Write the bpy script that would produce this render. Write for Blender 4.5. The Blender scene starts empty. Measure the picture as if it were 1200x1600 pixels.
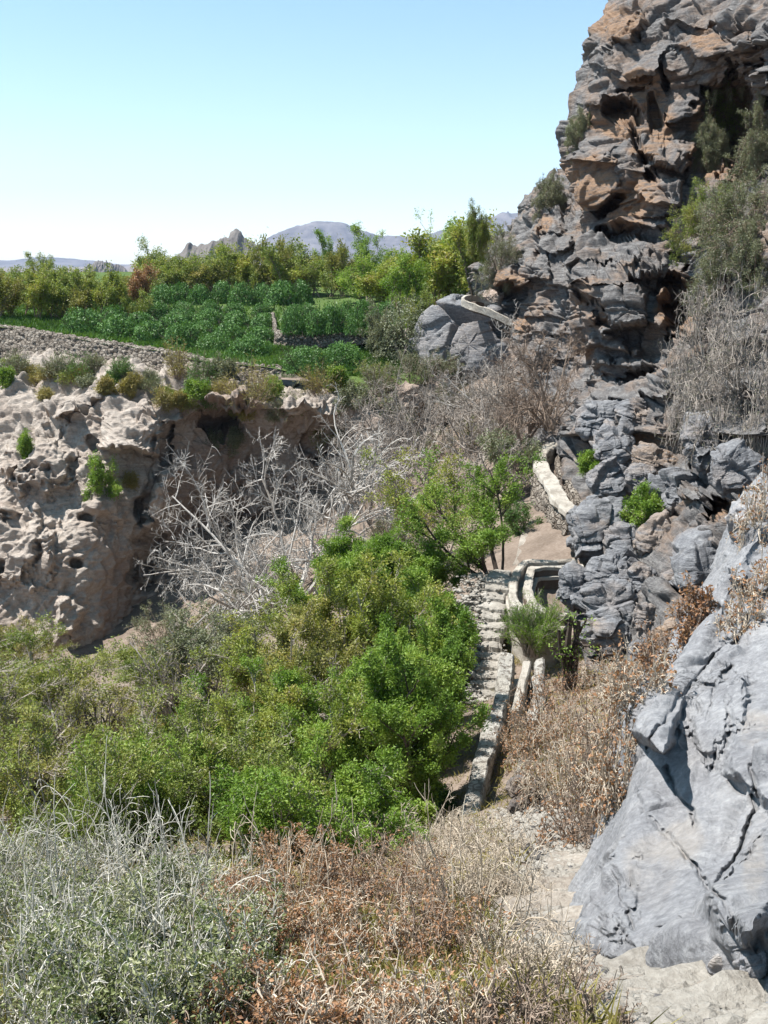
import bpy, math, random
import numpy as np
from mathutils import Vector, Matrix
from mathutils.bvhtree import BVHTree

# ------------------------------------------------------------------ camera, sky, sun, exposure
SC = bpy.context.scene
COL = SC.collection
F = 1600.0                       # focal length in photo pixels (1200 x 1600)
PITCH = math.atan(400 / F)
SP, CP = math.sin(PITCH), math.cos(PITCH)
cam_d = bpy.data.cameras.new('camera'); cam = bpy.data.objects.new('camera', cam_d); COL.objects.link(cam)
cam_d.sensor_fit = 'HORIZONTAL'; cam_d.sensor_width = 36; cam_d.lens = F / 1200 * 36
cam_d.clip_start = 0.05; cam_d.clip_end = 30000
cam.location = (0, 0, 0); cam.rotation_euler = (math.pi / 2 - PITCH, 0, 0)
SC.camera = cam

TO_SUN = Vector((-0.43, 0.06, 0.86)).normalized()
world = bpy.data.worlds.new('World'); SC.world = world; world.use_nodes = True
nt = world.node_tree; bg = nt.nodes['Background']
sky = nt.nodes.new('ShaderNodeTexSky'); sky.sky_type = 'NISHITA'; sky.sun_disc = False
sky.sun_elevation = math.asin(TO_SUN.z); sky.sun_rotation = math.atan2(TO_SUN.x, TO_SUN.y)
sky.altitude = 1500; sky.air_density = 1.0; sky.dust_density = 1.0; sky.ozone_density = 0.6

def sky_tint():
    tc = nt.nodes.new('ShaderNodeTexCoord'); sp = nt.nodes.new('ShaderNodeSeparateXYZ'); nt.links.new(tc.outputs['Generated'], sp.inputs[0])
    r = nt.nodes.new('ShaderNodeValToRGB'); e = r.color_ramp.elements
    e[0].position = 0.0; e[0].color = (1.12, 1.2, 1.34, 1); e[1].position = .45; e[1].color = (.84, 1.13, .92, 1)
    x = e.new(.12); x.color = (1.08, 1.13, 1.13, 1)
    nt.links.new(sp.outputs[2], r.inputs[0])
    m = nt.nodes.new('ShaderNodeMix'); m.data_type = 'RGBA'; m.blend_type = 'MULTIPLY'; m.inputs[0].default_value = 1
    nt.links.new(sky.outputs[0], m.inputs[6]); nt.links.new(r.outputs[0], m.inputs[7]); nt.links.new(m.outputs[2], bg.inputs[0])
sky_tint()
bg.inputs[1].default_value = 0.10
sd = bpy.data.lights.new('sun', 'SUN'); sun = bpy.data.objects.new('sun', sd); COL.objects.link(sun)
sd.energy = 5.0; sd.angle = math.radians(0.53); sd.color = (1.0, 0.965, 0.91)
sun.rotation_euler = TO_SUN.to_track_quat('Z', 'Y').to_euler(); sun.location = (-20, 0, 40)
SC.view_settings.view_transform = 'Standard'; SC.view_settings.look = 'None'
SC.view_settings.exposure = 1.0; SC.view_settings.gamma = 1.0
SC.render.engine = 'CYCLES'
SC.cycles.max_bounces = 6; SC.cycles.diffuse_bounces = 3; SC.cycles.transparent_max_bounces = 6
SC.cycles.volume_bounces = 0

# ------------------------------------------------------------------ helpers
def P(u, v, d):
    """photo pixel + distance along the optical axis -> world (camera is the origin); arrays or scalars"""
    a = (800 - np.asarray(v, float)) / F; d = np.asarray(d, float)
    x = d * (np.asarray(u, float) - 600) / F
    return np.stack(np.broadcast_arrays(x, d * (a * SP + CP), d * (a * CP - SP)), -1)
def dz(v, z): return z / (((800 - v) / F) * CP - SP)
def PZ(u, v, z): return P(u, v, dz(v, z))

M32 = np.uint32(0xFFFFFFFF)
def hsh(ix, iy, iz, seed=0):
    with np.errstate(over='ignore'):
        h = (ix.astype(np.int64).astype(np.uint32) * np.uint32(374761393) + iy.astype(np.int64).astype(np.uint32) * np.uint32(668265263)
             + iz.astype(np.int64).astype(np.uint32) * np.uint32(2147483647 - 1013904223) + np.uint32((seed * 2654435761) & 0xFFFFFFFF))
        h = (h ^ (h >> np.uint32(13))) * np.uint32(1274126177)
        h = (h ^ (h >> np.uint32(16))) * np.uint32(2246822519)
        h = h ^ (h >> np.uint32(15))
    return h.astype(np.float64) / 4294967295.0
def vnoise(p, seed=0):
    i = np.floor(p); f = p - i; f = f * f * f * (f * (f * 6 - 15) + 10)
    x, y, z = i[..., 0], i[..., 1], i[..., 2]; fx, fy, fz = f[..., 0], f[..., 1], f[..., 2]
    r = 0
    for a in (0, 1):
        for b in (0, 1):
            for c in (0, 1):
                w = (fx if a else 1 - fx) * (fy if b else 1 - fy) * (fz if c else 1 - fz)
                r = r + w * hsh(x + a, y + b, z + c, seed)
    return r * 2 - 1
def fbm(p, octv=4, seed=0, gain=0.5):
    r = 0; a = 1.0; t = 0
    for k in range(octv):
        r = r + a * vnoise(p * (2.03 ** k) + 17.3 * k, seed + k); t += a; a *= gain
    return r / t
def voro(p, seed=0, jit=0.9, facets=False):
    """returns F1, F2 and the random id of the nearest cell; facets=True adds a random plane per cell"""
    i = np.floor(p); f1 = np.full(p.shape[:-1], 9.0); f2 = f1.copy(); idv = np.zeros(p.shape[:-1]); dq = np.zeros(p.shape)
    for a in (-1, 0, 1):
        for b in (-1, 0, 1):
            for c in (-1, 0, 1):
                x, y, z = i[..., 0] + a, i[..., 1] + b, i[..., 2] + c
                q = np.stack([x + .5 + jit * (hsh(x, y, z, seed + 1) - .5), y + .5 + jit * (hsh(x, y, z, seed + 2) - .5), z + .5 + jit * (hsh(x, y, z, seed + 3) - .5)], -1)
                d = np.sqrt(((p - q) ** 2).sum(-1)); h = hsh(x, y, z, seed + 4)
                near = d < f1
                f2 = np.where(near, f1, np.minimum(f2, d)); idv = np.where(near, h, idv); f1 = np.where(near, d, f1)
                if facets: dq = np.where(near[..., None], p - q, dq)
    if facets:
        k = np.floor(idv * 65521); z = 0 * k
        g = np.stack([hsh(k, z, z, 91), hsh(k, z, z, 92), hsh(k, z, z, 93)], -1) * 2 - 1
        return f1, f2, idv, (dq * g).sum(-1)
    return f1, f2, idv
def sstep(a, b, x):
    t = np.clip((x - a) / (b - a), 0, 1); return t * t * (3 - 2 * t)

def mesh_np(name, V, Fa, mats=(), smooth=True, attrs=None):
    V = np.ascontiguousarray(V, np.float32).reshape(-1, 3)
    lists = Fa if isinstance(Fa, list) else [Fa]
    lists = [np.asarray(f, np.int32) for f in lists if len(f)]
    me = bpy.data.meshes.new(name)
    me.vertices.add(len(V)); me.vertices.foreach_set('co', V.ravel())
    nl = sum(f.size for f in lists); nf = sum(len(f) for f in lists)
    me.loops.add(nl); me.polygons.add(nf)
    me.loops.foreach_set('vertex_index', np.concatenate([f.ravel() for f in lists]))
    tot = np.concatenate([np.full(len(f), f.shape[1], np.int32) for f in lists])
    st = np.concatenate([[0], np.cumsum(tot)[:-1]]).astype(np.int32)
    me.polygons.foreach_set('loop_start', st)
    me.polygons.foreach_set('use_smooth', np.full(nf, smooth, bool))
    for k, a in (attrs or {}).items():
        at = me.attributes.new(k, 'FLOAT', 'POINT'); at.data.foreach_set('value', np.ascontiguousarray(a, np.float32).ravel())
    me.update(calc_edges=True)
    for m in mats if isinstance(mats, (list, tuple)) else [mats]: me.materials.append(m)
    return me
def tag(o, label=None, cat=None, group=None, kind=None):
    if label: o['label'] = label
    if cat: o['category'] = cat
    if group: o['group'] = group
    if kind: o['kind'] = kind
    return o
def ob(name, me, parent=None, loc=(0, 0, 0), rz=0, sc=None):
    o = bpy.data.objects.new(name, me); COL.objects.link(o); o.location = tuple(float(c) for c in loc); o.rotation_euler = (0, 0, rz)
    if sc is not None: o.scale = sc
    if parent is not None: o.parent = parent
    return o
def thing(name, loc, label, cat, group=None, rz=0, sc=None):
    return tag(ob(name, None, None, loc, rz, sc), label, cat, group)

def grid_faces(nv, nu, off=0):
    i = np.arange(nv * nu).reshape(nv, nu) + off
    return np.stack([i[:-1, :-1], i[:-1, 1:], i[1:, 1:], i[1:, :-1]], -1).reshape(-1, 4)
def cr(A, t):
    """Catmull-Rom along axis 0"""
    n = len(A); i = np.clip(np.floor(t).astype(int), 0, n - 2); f = (t - i).reshape((-1,) + (1,) * (A.ndim - 1))
    a, b, c, d = A[np.clip(i - 1, 0, n - 1)], A[i], A[i + 1], A[np.clip(i + 2, 0, n - 1)]
    return 0.5 * (2 * b + (c - a) * f + (2 * a - 5 * b + 4 * c - d) * f ** 2 + (3 * b - 3 * c + d - a) * f ** 3)
def params(A, n):
    seg = np.sqrt(((A[1:, :, :2] - A[:-1, :, :2]) ** 2).sum(-1)).mean(1); seg = np.clip(seg, 14, 160)
    c = np.concatenate([[0], np.cumsum(seg)]); return np.interp(np.linspace(0, c[-1], n), c, np.arange(len(c)))
RELIEFS = []
def normals(W):
    gu = np.gradient(W, axis=1); gv = np.gradient(W, axis=0); N = np.cross(gu, gv)
    N /= np.linalg.norm(N, axis=-1, keepdims=True) + 1e-9
    if (N * W).sum(-1).mean() > 0: N = -N
    return N
def relief(name, rows, nu, nv, mat, feats=(), disp=None, attrs=None, smooth=True, bvh=True, blur=1):
    A = np.array(rows, float)
    tv = params(A, nv); B = cr(A, tv)
    Bt = B.transpose(1, 0, 2); tu = params(A.transpose(1, 0, 2), nu); G = cr(Bt, tu).transpose(1, 0, 2)
    u, v, d = G[..., 0], G[..., 1], G[..., 2].copy()
    N = normals(P(u, v, d))
    for f in feats: d = f(u, v, d)
    W = P(u, v, d)
    if disp is not None:
        D = disp(W, u, v)
        for _ in range(blur):
            D[1:-1] = .25 * D[:-2] + .5 * D[1:-1] + .25 * D[2:]; D[:, 1:-1] = .25 * D[:, :-2] + .5 * D[:, 1:-1] + .25 * D[:, 2:]
        W = W + N * D[..., None]
    at = {k: f(W, u, v).ravel() for k, f in (attrs or {}).items()}
    fc = grid_faces(nv, nu)
    # face winding towards the camera
    n0 = np.cross(W[1:, :-1] - W[:-1, :-1], W[:-1, 1:] - W[:-1, :-1]); 
    if (n0 * W[:-1, :-1]).sum(-1).mean() < 0: fc = fc[:, ::-1]
    me = mesh_np(name, W.reshape(-1, 3), fc, mat, smooth, at)
    o = ob(name, me)
    if bvh: RELIEFS.append(W)
    return o

# local relief features in photo space
def ledge(cx, cy, w, h, amp, ang=0.0, wb=1.0):
    ca, sa = math.cos(math.radians(ang)), math.sin(math.radians(ang))
    def f(u, v, d):
        x, y = u - cx, v - cy; a = (x * ca + y * sa) / w; b = (-x * sa + y * ca) / h
        wob = wb * .5 * vnoise(np.stack([x * .045 + cy, y * .045 + cx, 0 * x], -1), 7) + .12 * wb * vnoise(np.stack([x * .2 + cy, y * .2, 0 * x], -1), 8)
        m = 1 - sstep(.62, 1.05, np.abs(a) + wob)
        pr = np.where(b < .72, sstep(-1.05, .72, b), 1 - sstep(.78, 1.02, b + .5 * wob))
        return d - amp * m * pr * (np.abs(b) < 1.15)
    return f
def pit(cx, cy, w, h, amp, ang=0.0, e=2.6):
    ca, sa = math.cos(math.radians(ang)), math.sin(math.radians(ang))
    def f(u, v, d):
        x, y = u - cx, v - cy; a = np.abs(x * ca + y * sa) / w; b = np.abs(-x * sa + y * ca) / h
        r = (a ** e + b ** e) ** (1 / e) + .35 * vnoise(np.stack([u * .05, v * .05, 0 * u + cx], -1), 6) + .1 * vnoise(np.stack([u * .2, v * .2, 0 * u + cx], -1), 6)
        return d + amp * (1 - sstep(.45, 1.0, r))
    return f
def fissure(u0, v0, u1, v1, w, depth):
    def f(u, v, d):
        L2 = (u1 - u0) ** 2 + (v1 - v0) ** 2; t = np.clip(((u - u0) * (u1 - u0) + (v - v0) * (v1 - v0)) / L2, 0, 1)
        wu = u + 9 * vnoise(np.stack([u * .03, v * .03, 0 * u + u0], -1), 5) + 2.5 * vnoise(np.stack([u * .16, v * .16, 0 * u + u0], -1), 6); x = np.hypot(wu - (u0 + t * (u1 - u0)), v - (v0 + t * (v1 - v0)))
        return d + depth * np.exp(-(x / w) ** 2) * sstep(0, .08, t) * (1 - sstep(.9, 1, t))
    return f
def bulge(cx, cy, w, h, amp, ang=0.0): return pit(cx, cy, w, h, -amp, ang, 3.2)
def blobs(lst, nz=.35):
    def f(W, u, v):
        r = np.zeros(u.shape)
        n = fbm(W * 1.3, 3, 77)
        for cx, cy, w, h in lst:
            r = np.maximum(r, 1 - sstep(.6, 1.1, np.sqrt(((u - cx) / w) ** 2 + ((v - cy) / h) ** 2) + nz * n))
        return r
    return f

# world-space rock displacement: beds split by joints into blocks
def bed(W, n, thick, L, seed, facet=1.0):
    """returns block offset (about -.5...5) and the distance to the nearest joint (in bed units)"""
    n = np.array(n, float); n /= np.linalg.norm(n); A = np.cross(n, (0, 1., 0)); A /= np.linalg.norm(A); B = np.cross(n, A)
    s = (W @ n) / thick; s = s + .14 * vnoise(W / thick * .35, seed + 1); z0 = 0 * s
    i0 = np.floor(s); s = s + .30 * (hsh(i0, z0, z0, seed + 2) - .5); i = np.floor(s); fr = s - i
    La = L * (.6 + .9 * hsh(i, z0, z0, seed + 3)); Lb = L * (.6 + .9 * hsh(i, z0, z0, seed + 4))
    a = (W @ A) / La + hsh(i, z0, z0, seed + 5) * 9 + .10 * vnoise(W / L * 1.3, seed + 6); b = (W @ B) / Lb + hsh(i, z0, z0, seed + 7) * 9 + .10 * vnoise(W / L * 1.3, seed + 8)
    ja, jb = np.floor(a), np.floor(b); fa, fb = a - ja, b - jb
    h = hsh(i * 31 + 7, ja, jb, seed + 9); g1 = hsh(i * 31 + 3, ja, jb, seed + 10) - .5; g2 = hsh(i * 31 + 5, ja, jb, seed + 11) - .5; g3 = hsh(i * 31 + 9, ja, jb, seed + 12) - .5
    off = (h - .5) + facet * (g1 * (fa - .5) + g2 * (fb - .5) + g3 * (fr - .5))
    j = np.minimum(np.minimum(fr, 1 - fr), np.minimum(np.minimum(fa, 1 - fa), np.minimum(fb, 1 - fb)) * (L / thick) * .8)
    return off, j
def rock_disp(thick=.55, n=(0.18, .1, 1), a1=.3, a2=.2, L=1.7, seed=3, a_f=.08, amp3=.06, av=.14):
    def f(W, *_):
        Q = W + .28 * np.stack([fbm(W * .3, 3, seed), fbm(W * .3, 3, seed + 1), fbm(W * .3, 3, seed + 2)], -1)
        o1, j1 = bed(Q, n, thick, L, seed, 1.6); o2, j2 = bed(Q, n, thick * .38, L * .45, seed + 30, 1.5); o3, j3 = bed(Q, n, thick * .15, L * .28, seed + 60)
        mass = fbm(W * .28, 4, seed + 70); soft = np.clip(.6 + 1.6 * fbm(W * .5, 3, seed + 75), .3, 1.1)
        f1, f2, c, pl = voro(Q / np.array((1.5, 1.5, 1.9)), seed + 85, .95, True)
        return .3 * mass + av * ((c - .5) + 1.5 * pl) * sstep(0, .04, f2 - f1) - .18 * np.exp(-(f2 - f1) / .02) + a1 * o1 * 1.5 - a1 * .5 * np.exp(-j1 / .035) + soft * (a2 * o2 * 1.6 - a2 * .45 * np.exp(-j2 / .06)) + amp3 * o3 * 1.6 * soft + a_f * fbm(W * 2.2, 4, seed + 80, .6)
    return f

# ------------------------------------------------------------------ materials
def newmat(name):
    m = bpy.data.materials.new(name); m.use_nodes = True; t = m.node_tree
    b = t.nodes['Principled BSDF']; return m, t, b
def nd(t, typ, **kw):
    n = t.nodes.new(typ)
    for k, v in kw.items(): setattr(n, k, v)
    return n
def noise(t, scale, detail=5, rough=.6, vec=None, dist=0):
    n = nd(t, 'ShaderNodeTexNoise'); n.inputs['Scale'].default_value = scale; n.inputs['Detail'].default_value = detail
    n.inputs['Roughness'].default_value = rough; n.inputs['Distortion'].default_value = dist
    if vec is not None: t.links.new(vec, n.inputs['Vector'])
    return n.outputs['Fac']
def ramp(t, fac, stops, interp='LINEAR'):
    r = nd(t, 'ShaderNodeValToRGB'); e = r.color_ramp; e.interpolation = interp
    while len(e.elements) < len(stops): e.elements.new(.5)
    for el, (p, c) in zip(e.elements, stops):
        el.position = p; el.color = (*c, 1) if len(c) == 3 else c
    t.links.new(fac, r.inputs[0]); return r.outputs[0]
def mix(t, fac, a, b, mode='MIX'):
    m = nd(t, 'ShaderNodeMix', data_type='RGBA', blend_type=mode)
    for s, i in ((fac, 0), (a, 6), (b, 7)):
        if isinstance(s, (int, float)): m.inputs[i].default_value = s
        elif isinstance(s, tuple): m.inputs[i].default_value = (*s, 1)
        else: t.links.new(s, m.inputs[i])
    return m.outputs[2]
def coords(t, scale=(1, 1, 1), rot=(0, 0, 0)):
    g = nd(t, 'ShaderNodeNewGeometry'); mp = nd(t, 'ShaderNodeMapping'); mp.inputs['Scale'].default_value = scale; mp.inputs['Rotation'].default_value = rot
    t.links.new(g.outputs['Position'], mp.inputs['Vector']); return mp.outputs[0]
def bump(t, b, h, strength=.5, dist=.05):
    n = nd(t, 'ShaderNodeBump'); n.inputs['Strength'].default_value = strength; n.inputs['Distance'].default_value = dist
    t.links.new(h, n.inputs['Height']); t.links.new(n.outputs[0], b.inputs['Normal'])
def math_(t, op, a, b=None):
    m = nd(t, 'ShaderNodeMath', operation=op)
    for i, s in enumerate((a, b)):
        if s is None: continue
        if isinstance(s, (int, float)): m.inputs[i].default_value = s
        else: t.links.new(s, m.inputs[i])
    return m.outputs[0]

def rock_mat(name, dark, mid, light, rust, scale=1.0, bandrot=(.15, .2, 0), bstr=.6, veins=0, low=.47):
    m, t, b = newmat(name)
    c = coords(t); cs = coords(t, (1, 1, 6.0), bandrot)
    n1 = noise(t, .55 * scale, 6, .62, c, .4); n2 = noise(t, 1.6 * scale, 8, .7, cs); n3 = noise(t, 9 * scale, 6, .7, c); n4 = noise(t, 38 * scale, 4, .6, c)
    col = ramp(t, n2, [(.3, dark), (.5, mid), (.68, light)])
    col2 = ramp(t, n3, [(.3, dark), (.52, mid), (.7, light)])
    col = mix(t, .45, col, col2)
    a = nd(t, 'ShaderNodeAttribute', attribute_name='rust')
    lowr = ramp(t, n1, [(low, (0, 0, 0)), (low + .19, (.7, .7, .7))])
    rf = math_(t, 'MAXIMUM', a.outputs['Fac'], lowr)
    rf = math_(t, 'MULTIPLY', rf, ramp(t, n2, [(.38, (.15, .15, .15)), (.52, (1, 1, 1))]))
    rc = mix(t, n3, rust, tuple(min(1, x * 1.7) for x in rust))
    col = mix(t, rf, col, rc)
    sp = ramp(t, n4, [(.62, (0, 0, 0)), (.72, (.5, .5, .5))]); col = mix(t, sp, col, light)
    if veins:
        w = nd(t, 'ShaderNodeTexVoronoi', feature='DISTANCE_TO_EDGE'); w.inputs['Scale'].default_value = 1.1
        vv = coords(t, (1, 1, 2.2), (.5, .6, .3)); nn = nd(t, 'ShaderNodeTexNoise'); nn.inputs['Scale'].default_value = 1.5; t.links.new(vv, nn.inputs['Vector'])
        ad = nd(t, 'ShaderNodeVectorMath', operation='ADD'); t.links.new(vv, ad.inputs[0]); t.links.new(nn.outputs['Color'], ad.inputs[1]); t.links.new(ad.outputs[0], w.inputs['Vector'])
        vn = ramp(t, w.outputs['Distance'], [(0, (.6, .6, .6)), (.012, (.35, .35, .35)), (.02, (0, 0, 0))]); vn = math_(t, 'MULTIPLY', vn, ramp(t, n1, [(.45, (0, 0, 0)), (.55, (1, 1, 1))]))
        col = mix(t, vn, col, (.62, .6, .58))
    t.links.new(col, b.inputs['Base Color']); b.inputs['Roughness'].default_value = .9; b.inputs['Specular IOR Level'].default_value = .2
    h = math_(t, 'ADD', math_(t, 'MULTIPLY', n2, 1.6), math_(t, 'ADD', n3, math_(t, 'MULTIPLY', n4, .4)))
    bump(t, b, h, bstr, .09 / scale)
    return m
MAT = {}
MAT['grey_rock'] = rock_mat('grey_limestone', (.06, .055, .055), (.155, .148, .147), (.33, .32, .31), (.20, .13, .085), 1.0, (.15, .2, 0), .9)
MAT['near_rock'] = rock_mat('pale_grey_limestone', (.14, .143, .158), (.235, .24, .26), (.36, .36, .365), (.30, .25, .205), 2.2, (.5, .7, .2), .6, 1)
def slab_mat():
    m, t, b = newmat('bedrock_slab'); c = coords(t); cd = coords(t, (1.7, 1.1, 1.5), (.2, .75, .35)); ch = coords(t, (.7, 1.8, 1.3), (.5, .2, .9))
    n1 = noise(t, .8, 5, .6, c); n2 = noise(t, 1.9, 8, .66, cd); n3 = noise(t, 2.2, 7, .7, ch); n4 = noise(t, 17, 7, .74, c); n5 = noise(t, 75, 5, .75, c)
    col = ramp(t, n2, [(.32, (.145, .145, .157)), (.5, (.235, .236, .25)), (.66, (.335, .333, .34))])
    col = mix(t, .55, col, ramp(t, n4, [(.34, (.11, .11, .116)), (.52, (.24, .24, .25)), (.66, (.38, .38, .385))]))
    a = nd(t, 'ShaderNodeAttribute', attribute_name='rust')
    rf = math_(t, 'MULTIPLY', math_(t, 'MAXIMUM', a.outputs['Fac'], ramp(t, n1, [(.52, (0, 0, 0)), (.66, (.5, .5, .5))])), ramp(t, n2, [(.4, (.1, .1, .1)), (.58, (.55, .55, .55))]))
    col = mix(t, rf, col, mix(t, n4, (.2, .175, .15), (.36, .32, .285)))
    cr_ = ramp(t, n3, [(.485, (0, 0, 0)), (.5, (.85, .85, .85)), (.515, (0, 0, 0))]); cr_ = math_(t, 'MULTIPLY', cr_, ramp(t, n1, [(.36, (.8, .8, .8)), (.43, (0, 0, 0))])); col = mix(t, cr_, col, (.055, .052, .055))
    vn = ramp(t, noise(t, 1.6, 3, .5, ch), [(.50, (0, 0, 0)), (.505, (.7, .7, .7)), (.512, (0, 0, 0))]); vn = math_(t, 'MULTIPLY', vn, ramp(t, n1, [(.56, (0, 0, 0)), (.60, (.8, .8, .8))])); col = mix(t, vn, col, (.46, .45, .44))
    t.links.new(col, b.inputs['Base Color']); b.inputs['Roughness'].default_value = .85; b.inputs['Specular IOR Level'].default_value = .25
    h = math_(t, 'ADD', math_(t, 'MULTIPLY', n2, 1.0), math_(t, 'ADD', math_(t, 'MULTIPLY', n4, .9), math_(t, 'MULTIPLY', n5, .45))); h = math_(t, 'SUBTRACT', h, math_(t, 'MULTIPLY', cr_, .9))
    bump(t, b, h, .75, .035); return m
MAT['slab'] = slab_mat()
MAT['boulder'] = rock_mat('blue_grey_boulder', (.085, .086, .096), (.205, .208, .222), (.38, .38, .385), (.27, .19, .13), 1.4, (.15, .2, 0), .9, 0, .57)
MAT['tan_rock'] = rock_mat('tan_travertine', (.22, .17, .14), (.40, .33, .28), (.56, .49, .43), (.22, .15, .12), .9, (0, 1.2, 0), .7)
MAT['mud_rock'] = rock_mat('pink_earth', (.17, .125, .11), (.30, .225, .195), (.42, .34, .29), (.27, .18, .13), 1.3, (0, 0, 0), .8)

def soil_mat(name, a, bcol, c3, sc=3.0):
    m, t, b = newmat(name); c = coords(t)
    n1 = noise(t, sc * .3, 5, .6, c); n2 = noise(t, sc * 4, 6, .7, c)
    col = ramp(t, n1, [(.35, a), (.55, bcol), (.7, c3)]); col = mix(t, .4, col, ramp(t, n2, [(.35, a), (.65, c3)]))
    t.links.new(col, b.inputs['Base Color']); b.inputs['Roughness'].default_value = .95; b.inputs['Specular IOR Level'].default_value = .1
    bump(t, b, math_(t, 'ADD', n1, n2), .7, .05); return m
MAT['ground'] = soil_mat('stony_ground', (.12, .09, .07), (.20, .155, .125), (.29, .24, .2))
MAT['path'] = soil_mat('pale_path_dust', (.17, .14, .115), (.31, .27, .23), (.49, .45, .40), 6)
MAT['terrace_soil'] = soil_mat('terrace_soil', (.05, .08, .022), (.075, .12, .03), (.11, .15, .05), 1)
def plaster_mat():
    m, t, b = newmat('lime_plaster'); c = coords(t); n1 = noise(t, 2.2, 5, .65, c, .5); n2 = noise(t, 11, 6, .72, c); n3 = noise(t, 45, 4, .7, c)
    col = mix(t, n2, (.36, .315, .26), (.60, .565, .51)); st = ramp(t, n1, [(.47, (0, 0, 0)), (.62, (.75, .75, .75))]); col = mix(t, st, col, mix(t, n3, (.17, .145, .12), (.34, .30, .255)))
    sp = ramp(t, n3, [(.60, (0, 0, 0)), (.68, (.7, .7, .7))]); col = mix(t, sp, col, (.22, .19, .16))
    t.links.new(col, b.inputs['Base Color']); b.inputs['Roughness'].default_value = .95; b.inputs['Specular IOR Level'].default_value = .1
    bump(t, b, math_(t, 'ADD', n2, n3), 1.0, .04); return m
MAT['plaster'] = plaster_mat()
MAT['plaster_dark'] = soil_mat('damp_shaded_plaster', (.09, .07, .055), (.14, .11, .09), (.2, .16, .13), 3)  # damp plaster, with the shade inside the pool basin put into its colour
def stone_wall_mat(name, cols, sc, mortar):
    m, t, b = newmat(name); c = coords(t, (1, 1, 1.7))
    v = nd(t, 'ShaderNodeTexVoronoi', feature='F1'); v.inputs['Scale'].default_value = sc; t.links.new(c, v.inputs['Vector'])
    e = nd(t, 'ShaderNodeTexVoronoi', feature='DISTANCE_TO_EDGE'); e.inputs['Scale'].default_value = sc; t.links.new(c, e.inputs['Vector'])
    sep = nd(t, 'ShaderNodeSeparateColor'); t.links.new(v.outputs['Color'], sep.inputs[0])
    col = ramp(t, sep.outputs[0], [(0, cols[0]), (.5, cols[1]), (1, cols[2])]); n = noise(t, 25, 5, .7, c)
    col = mix(t, n, col, cols[1], 'MIX'); ef = ramp(t, e.outputs['Distance'], [(0, (1, 1, 1)), (.09, (0, 0, 0))])
    col = mix(t, ef, col, mortar); t.links.new(col, b.inputs['Base Color']); b.inputs['Roughness'].default_value = .95; b.inputs['Specular IOR Level'].default_value = .1
    hh = math_(t, 'ADD', ramp(t, e.outputs['Distance'], [(0, (0, 0, 0)), (.15, (1, 1, 1))]), math_(t, 'MULTIPLY', n, .4))
    bump(t, b, hh, .9, .06); return m
MAT['drystone'] = stone_wall_mat('dry_stone', ((.12, .10, .085), (.22, .19, .16), (.36, .325, .285)), 4.5, (.07, .055, .042))
def white_rubble():
    m, t, b = newmat('limewashed_rubble'); c = coords(t, (1, 1, 1.6)); n1 = noise(t, 9, 6, .7, c, .6); n2 = noise(t, 3, 4, .6, c); n3 = noise(t, 40, 4, .7, c)
    col = mix(t, n3, ramp(t, n2, [(.35, (.42, .38, .32)), (.6, (.62, .59, .54))]), (.56, .53, .48)); dk = ramp(t, n1, [(.50, (0, 0, 0)), (.57, (.9, .9, .9))]); col = mix(t, dk, col, mix(t, n3, (.12, .10, .085), (.28, .24, .2)))
    t.links.new(col, b.inputs['Base Color']); b.inputs['Roughness'].default_value = .95; b.inputs['Specular IOR Level'].default_value = .1
    bump(t, b, math_(t, 'SUBTRACT', n3, math_(t, 'MULTIPLY', n1, 2.0)), 1.0, .06); return m
MAT['whitestone'] = white_rubble()

def leaf_mat(name, stops, trans=.38, rough=.48, spec=.35):
    m, t, b = newmat(name)
    g = nd(t, 'ShaderNodeNewGeometry')
    at = nd(t, 'ShaderNodeAttribute', attribute_name='clump')
    f = math_(t, 'ADD', math_(t, 'MULTIPLY', g.outputs['Random Per Island'], .38), math_(t, 'MULTIPLY', at.outputs['Fac'], .62))
    col = ramp(t, f, [(i / (len(stops) - 1) * .9 + .05, c) for i, c in enumerate(stops)])
    t.links.new(col, b.inputs['Base Color']); b.inputs['Roughness'].default_value = rough; b.inputs['Specular IOR Level'].default_value = spec
    tr = nd(t, 'ShaderNodeBsdfTranslucent'); t.links.new(mix(t, 1.0, col, (1.0, 1.0, .55), 'MULTIPLY'), tr.inputs['Color'])
    ms = nd(t, 'ShaderNodeMixShader'); ms.inputs[0].default_value = trans
    t.links.new(b.outputs[0], ms.inputs[1]); t.links.new(tr.outputs[0], ms.inputs[2])
    t.links.new(ms.outputs[0], t.nodes['Material Output'].inputs['Surface']); return m
def bark_mat(name, a, c, sc=12):
    m, t, b = newmat(name); g = nd(t, 'ShaderNodeNewGeometry'); n = noise(t, sc, 5, .7, coords(t))
    f = math_(t, 'ADD', math_(t, 'MULTIPLY', n, .6), math_(t, 'MULTIPLY', g.outputs['Random Per Island'], .4))
    t.links.new(ramp(t, f, [(.25, a), (.75, c)]), b.inputs['Base Color']); b.inputs['Roughness'].default_value = .85; b.inputs['Specular IOR Level'].default_value = .15
    bump(t, b, n, .5, .01); return m
MAT['pale_bark'] = bark_mat('bleached_bark', (.22, .195, .17), (.58, .55, .515))
MAT['grey_bark'] = bark_mat('grey_bark', (.20, .17, .14), (.42, .37, .33))
MAT['dark_bark'] = bark_mat('dark_bark', (.045, .035, .03), (.11, .085, .07))
MAT['brown_bark'] = bark_mat('brown_twig', (.14, .10, .075), (.34, .265, .21))
MAT['straw_bark'] = bark_mat('straw_twig', (.27, .215, .16), (.62, .535, .43))
MAT['silver_bark'] = bark_mat('silver_twig', (.34, .32, .275), (.66, .63, .56))
MAT['olive_leaf'] = leaf_mat('olive_brown_leaf', [(.10, .14, .03), (.175, .23, .05), (.27, .31, .075), (.35, .32, .11)])
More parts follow.
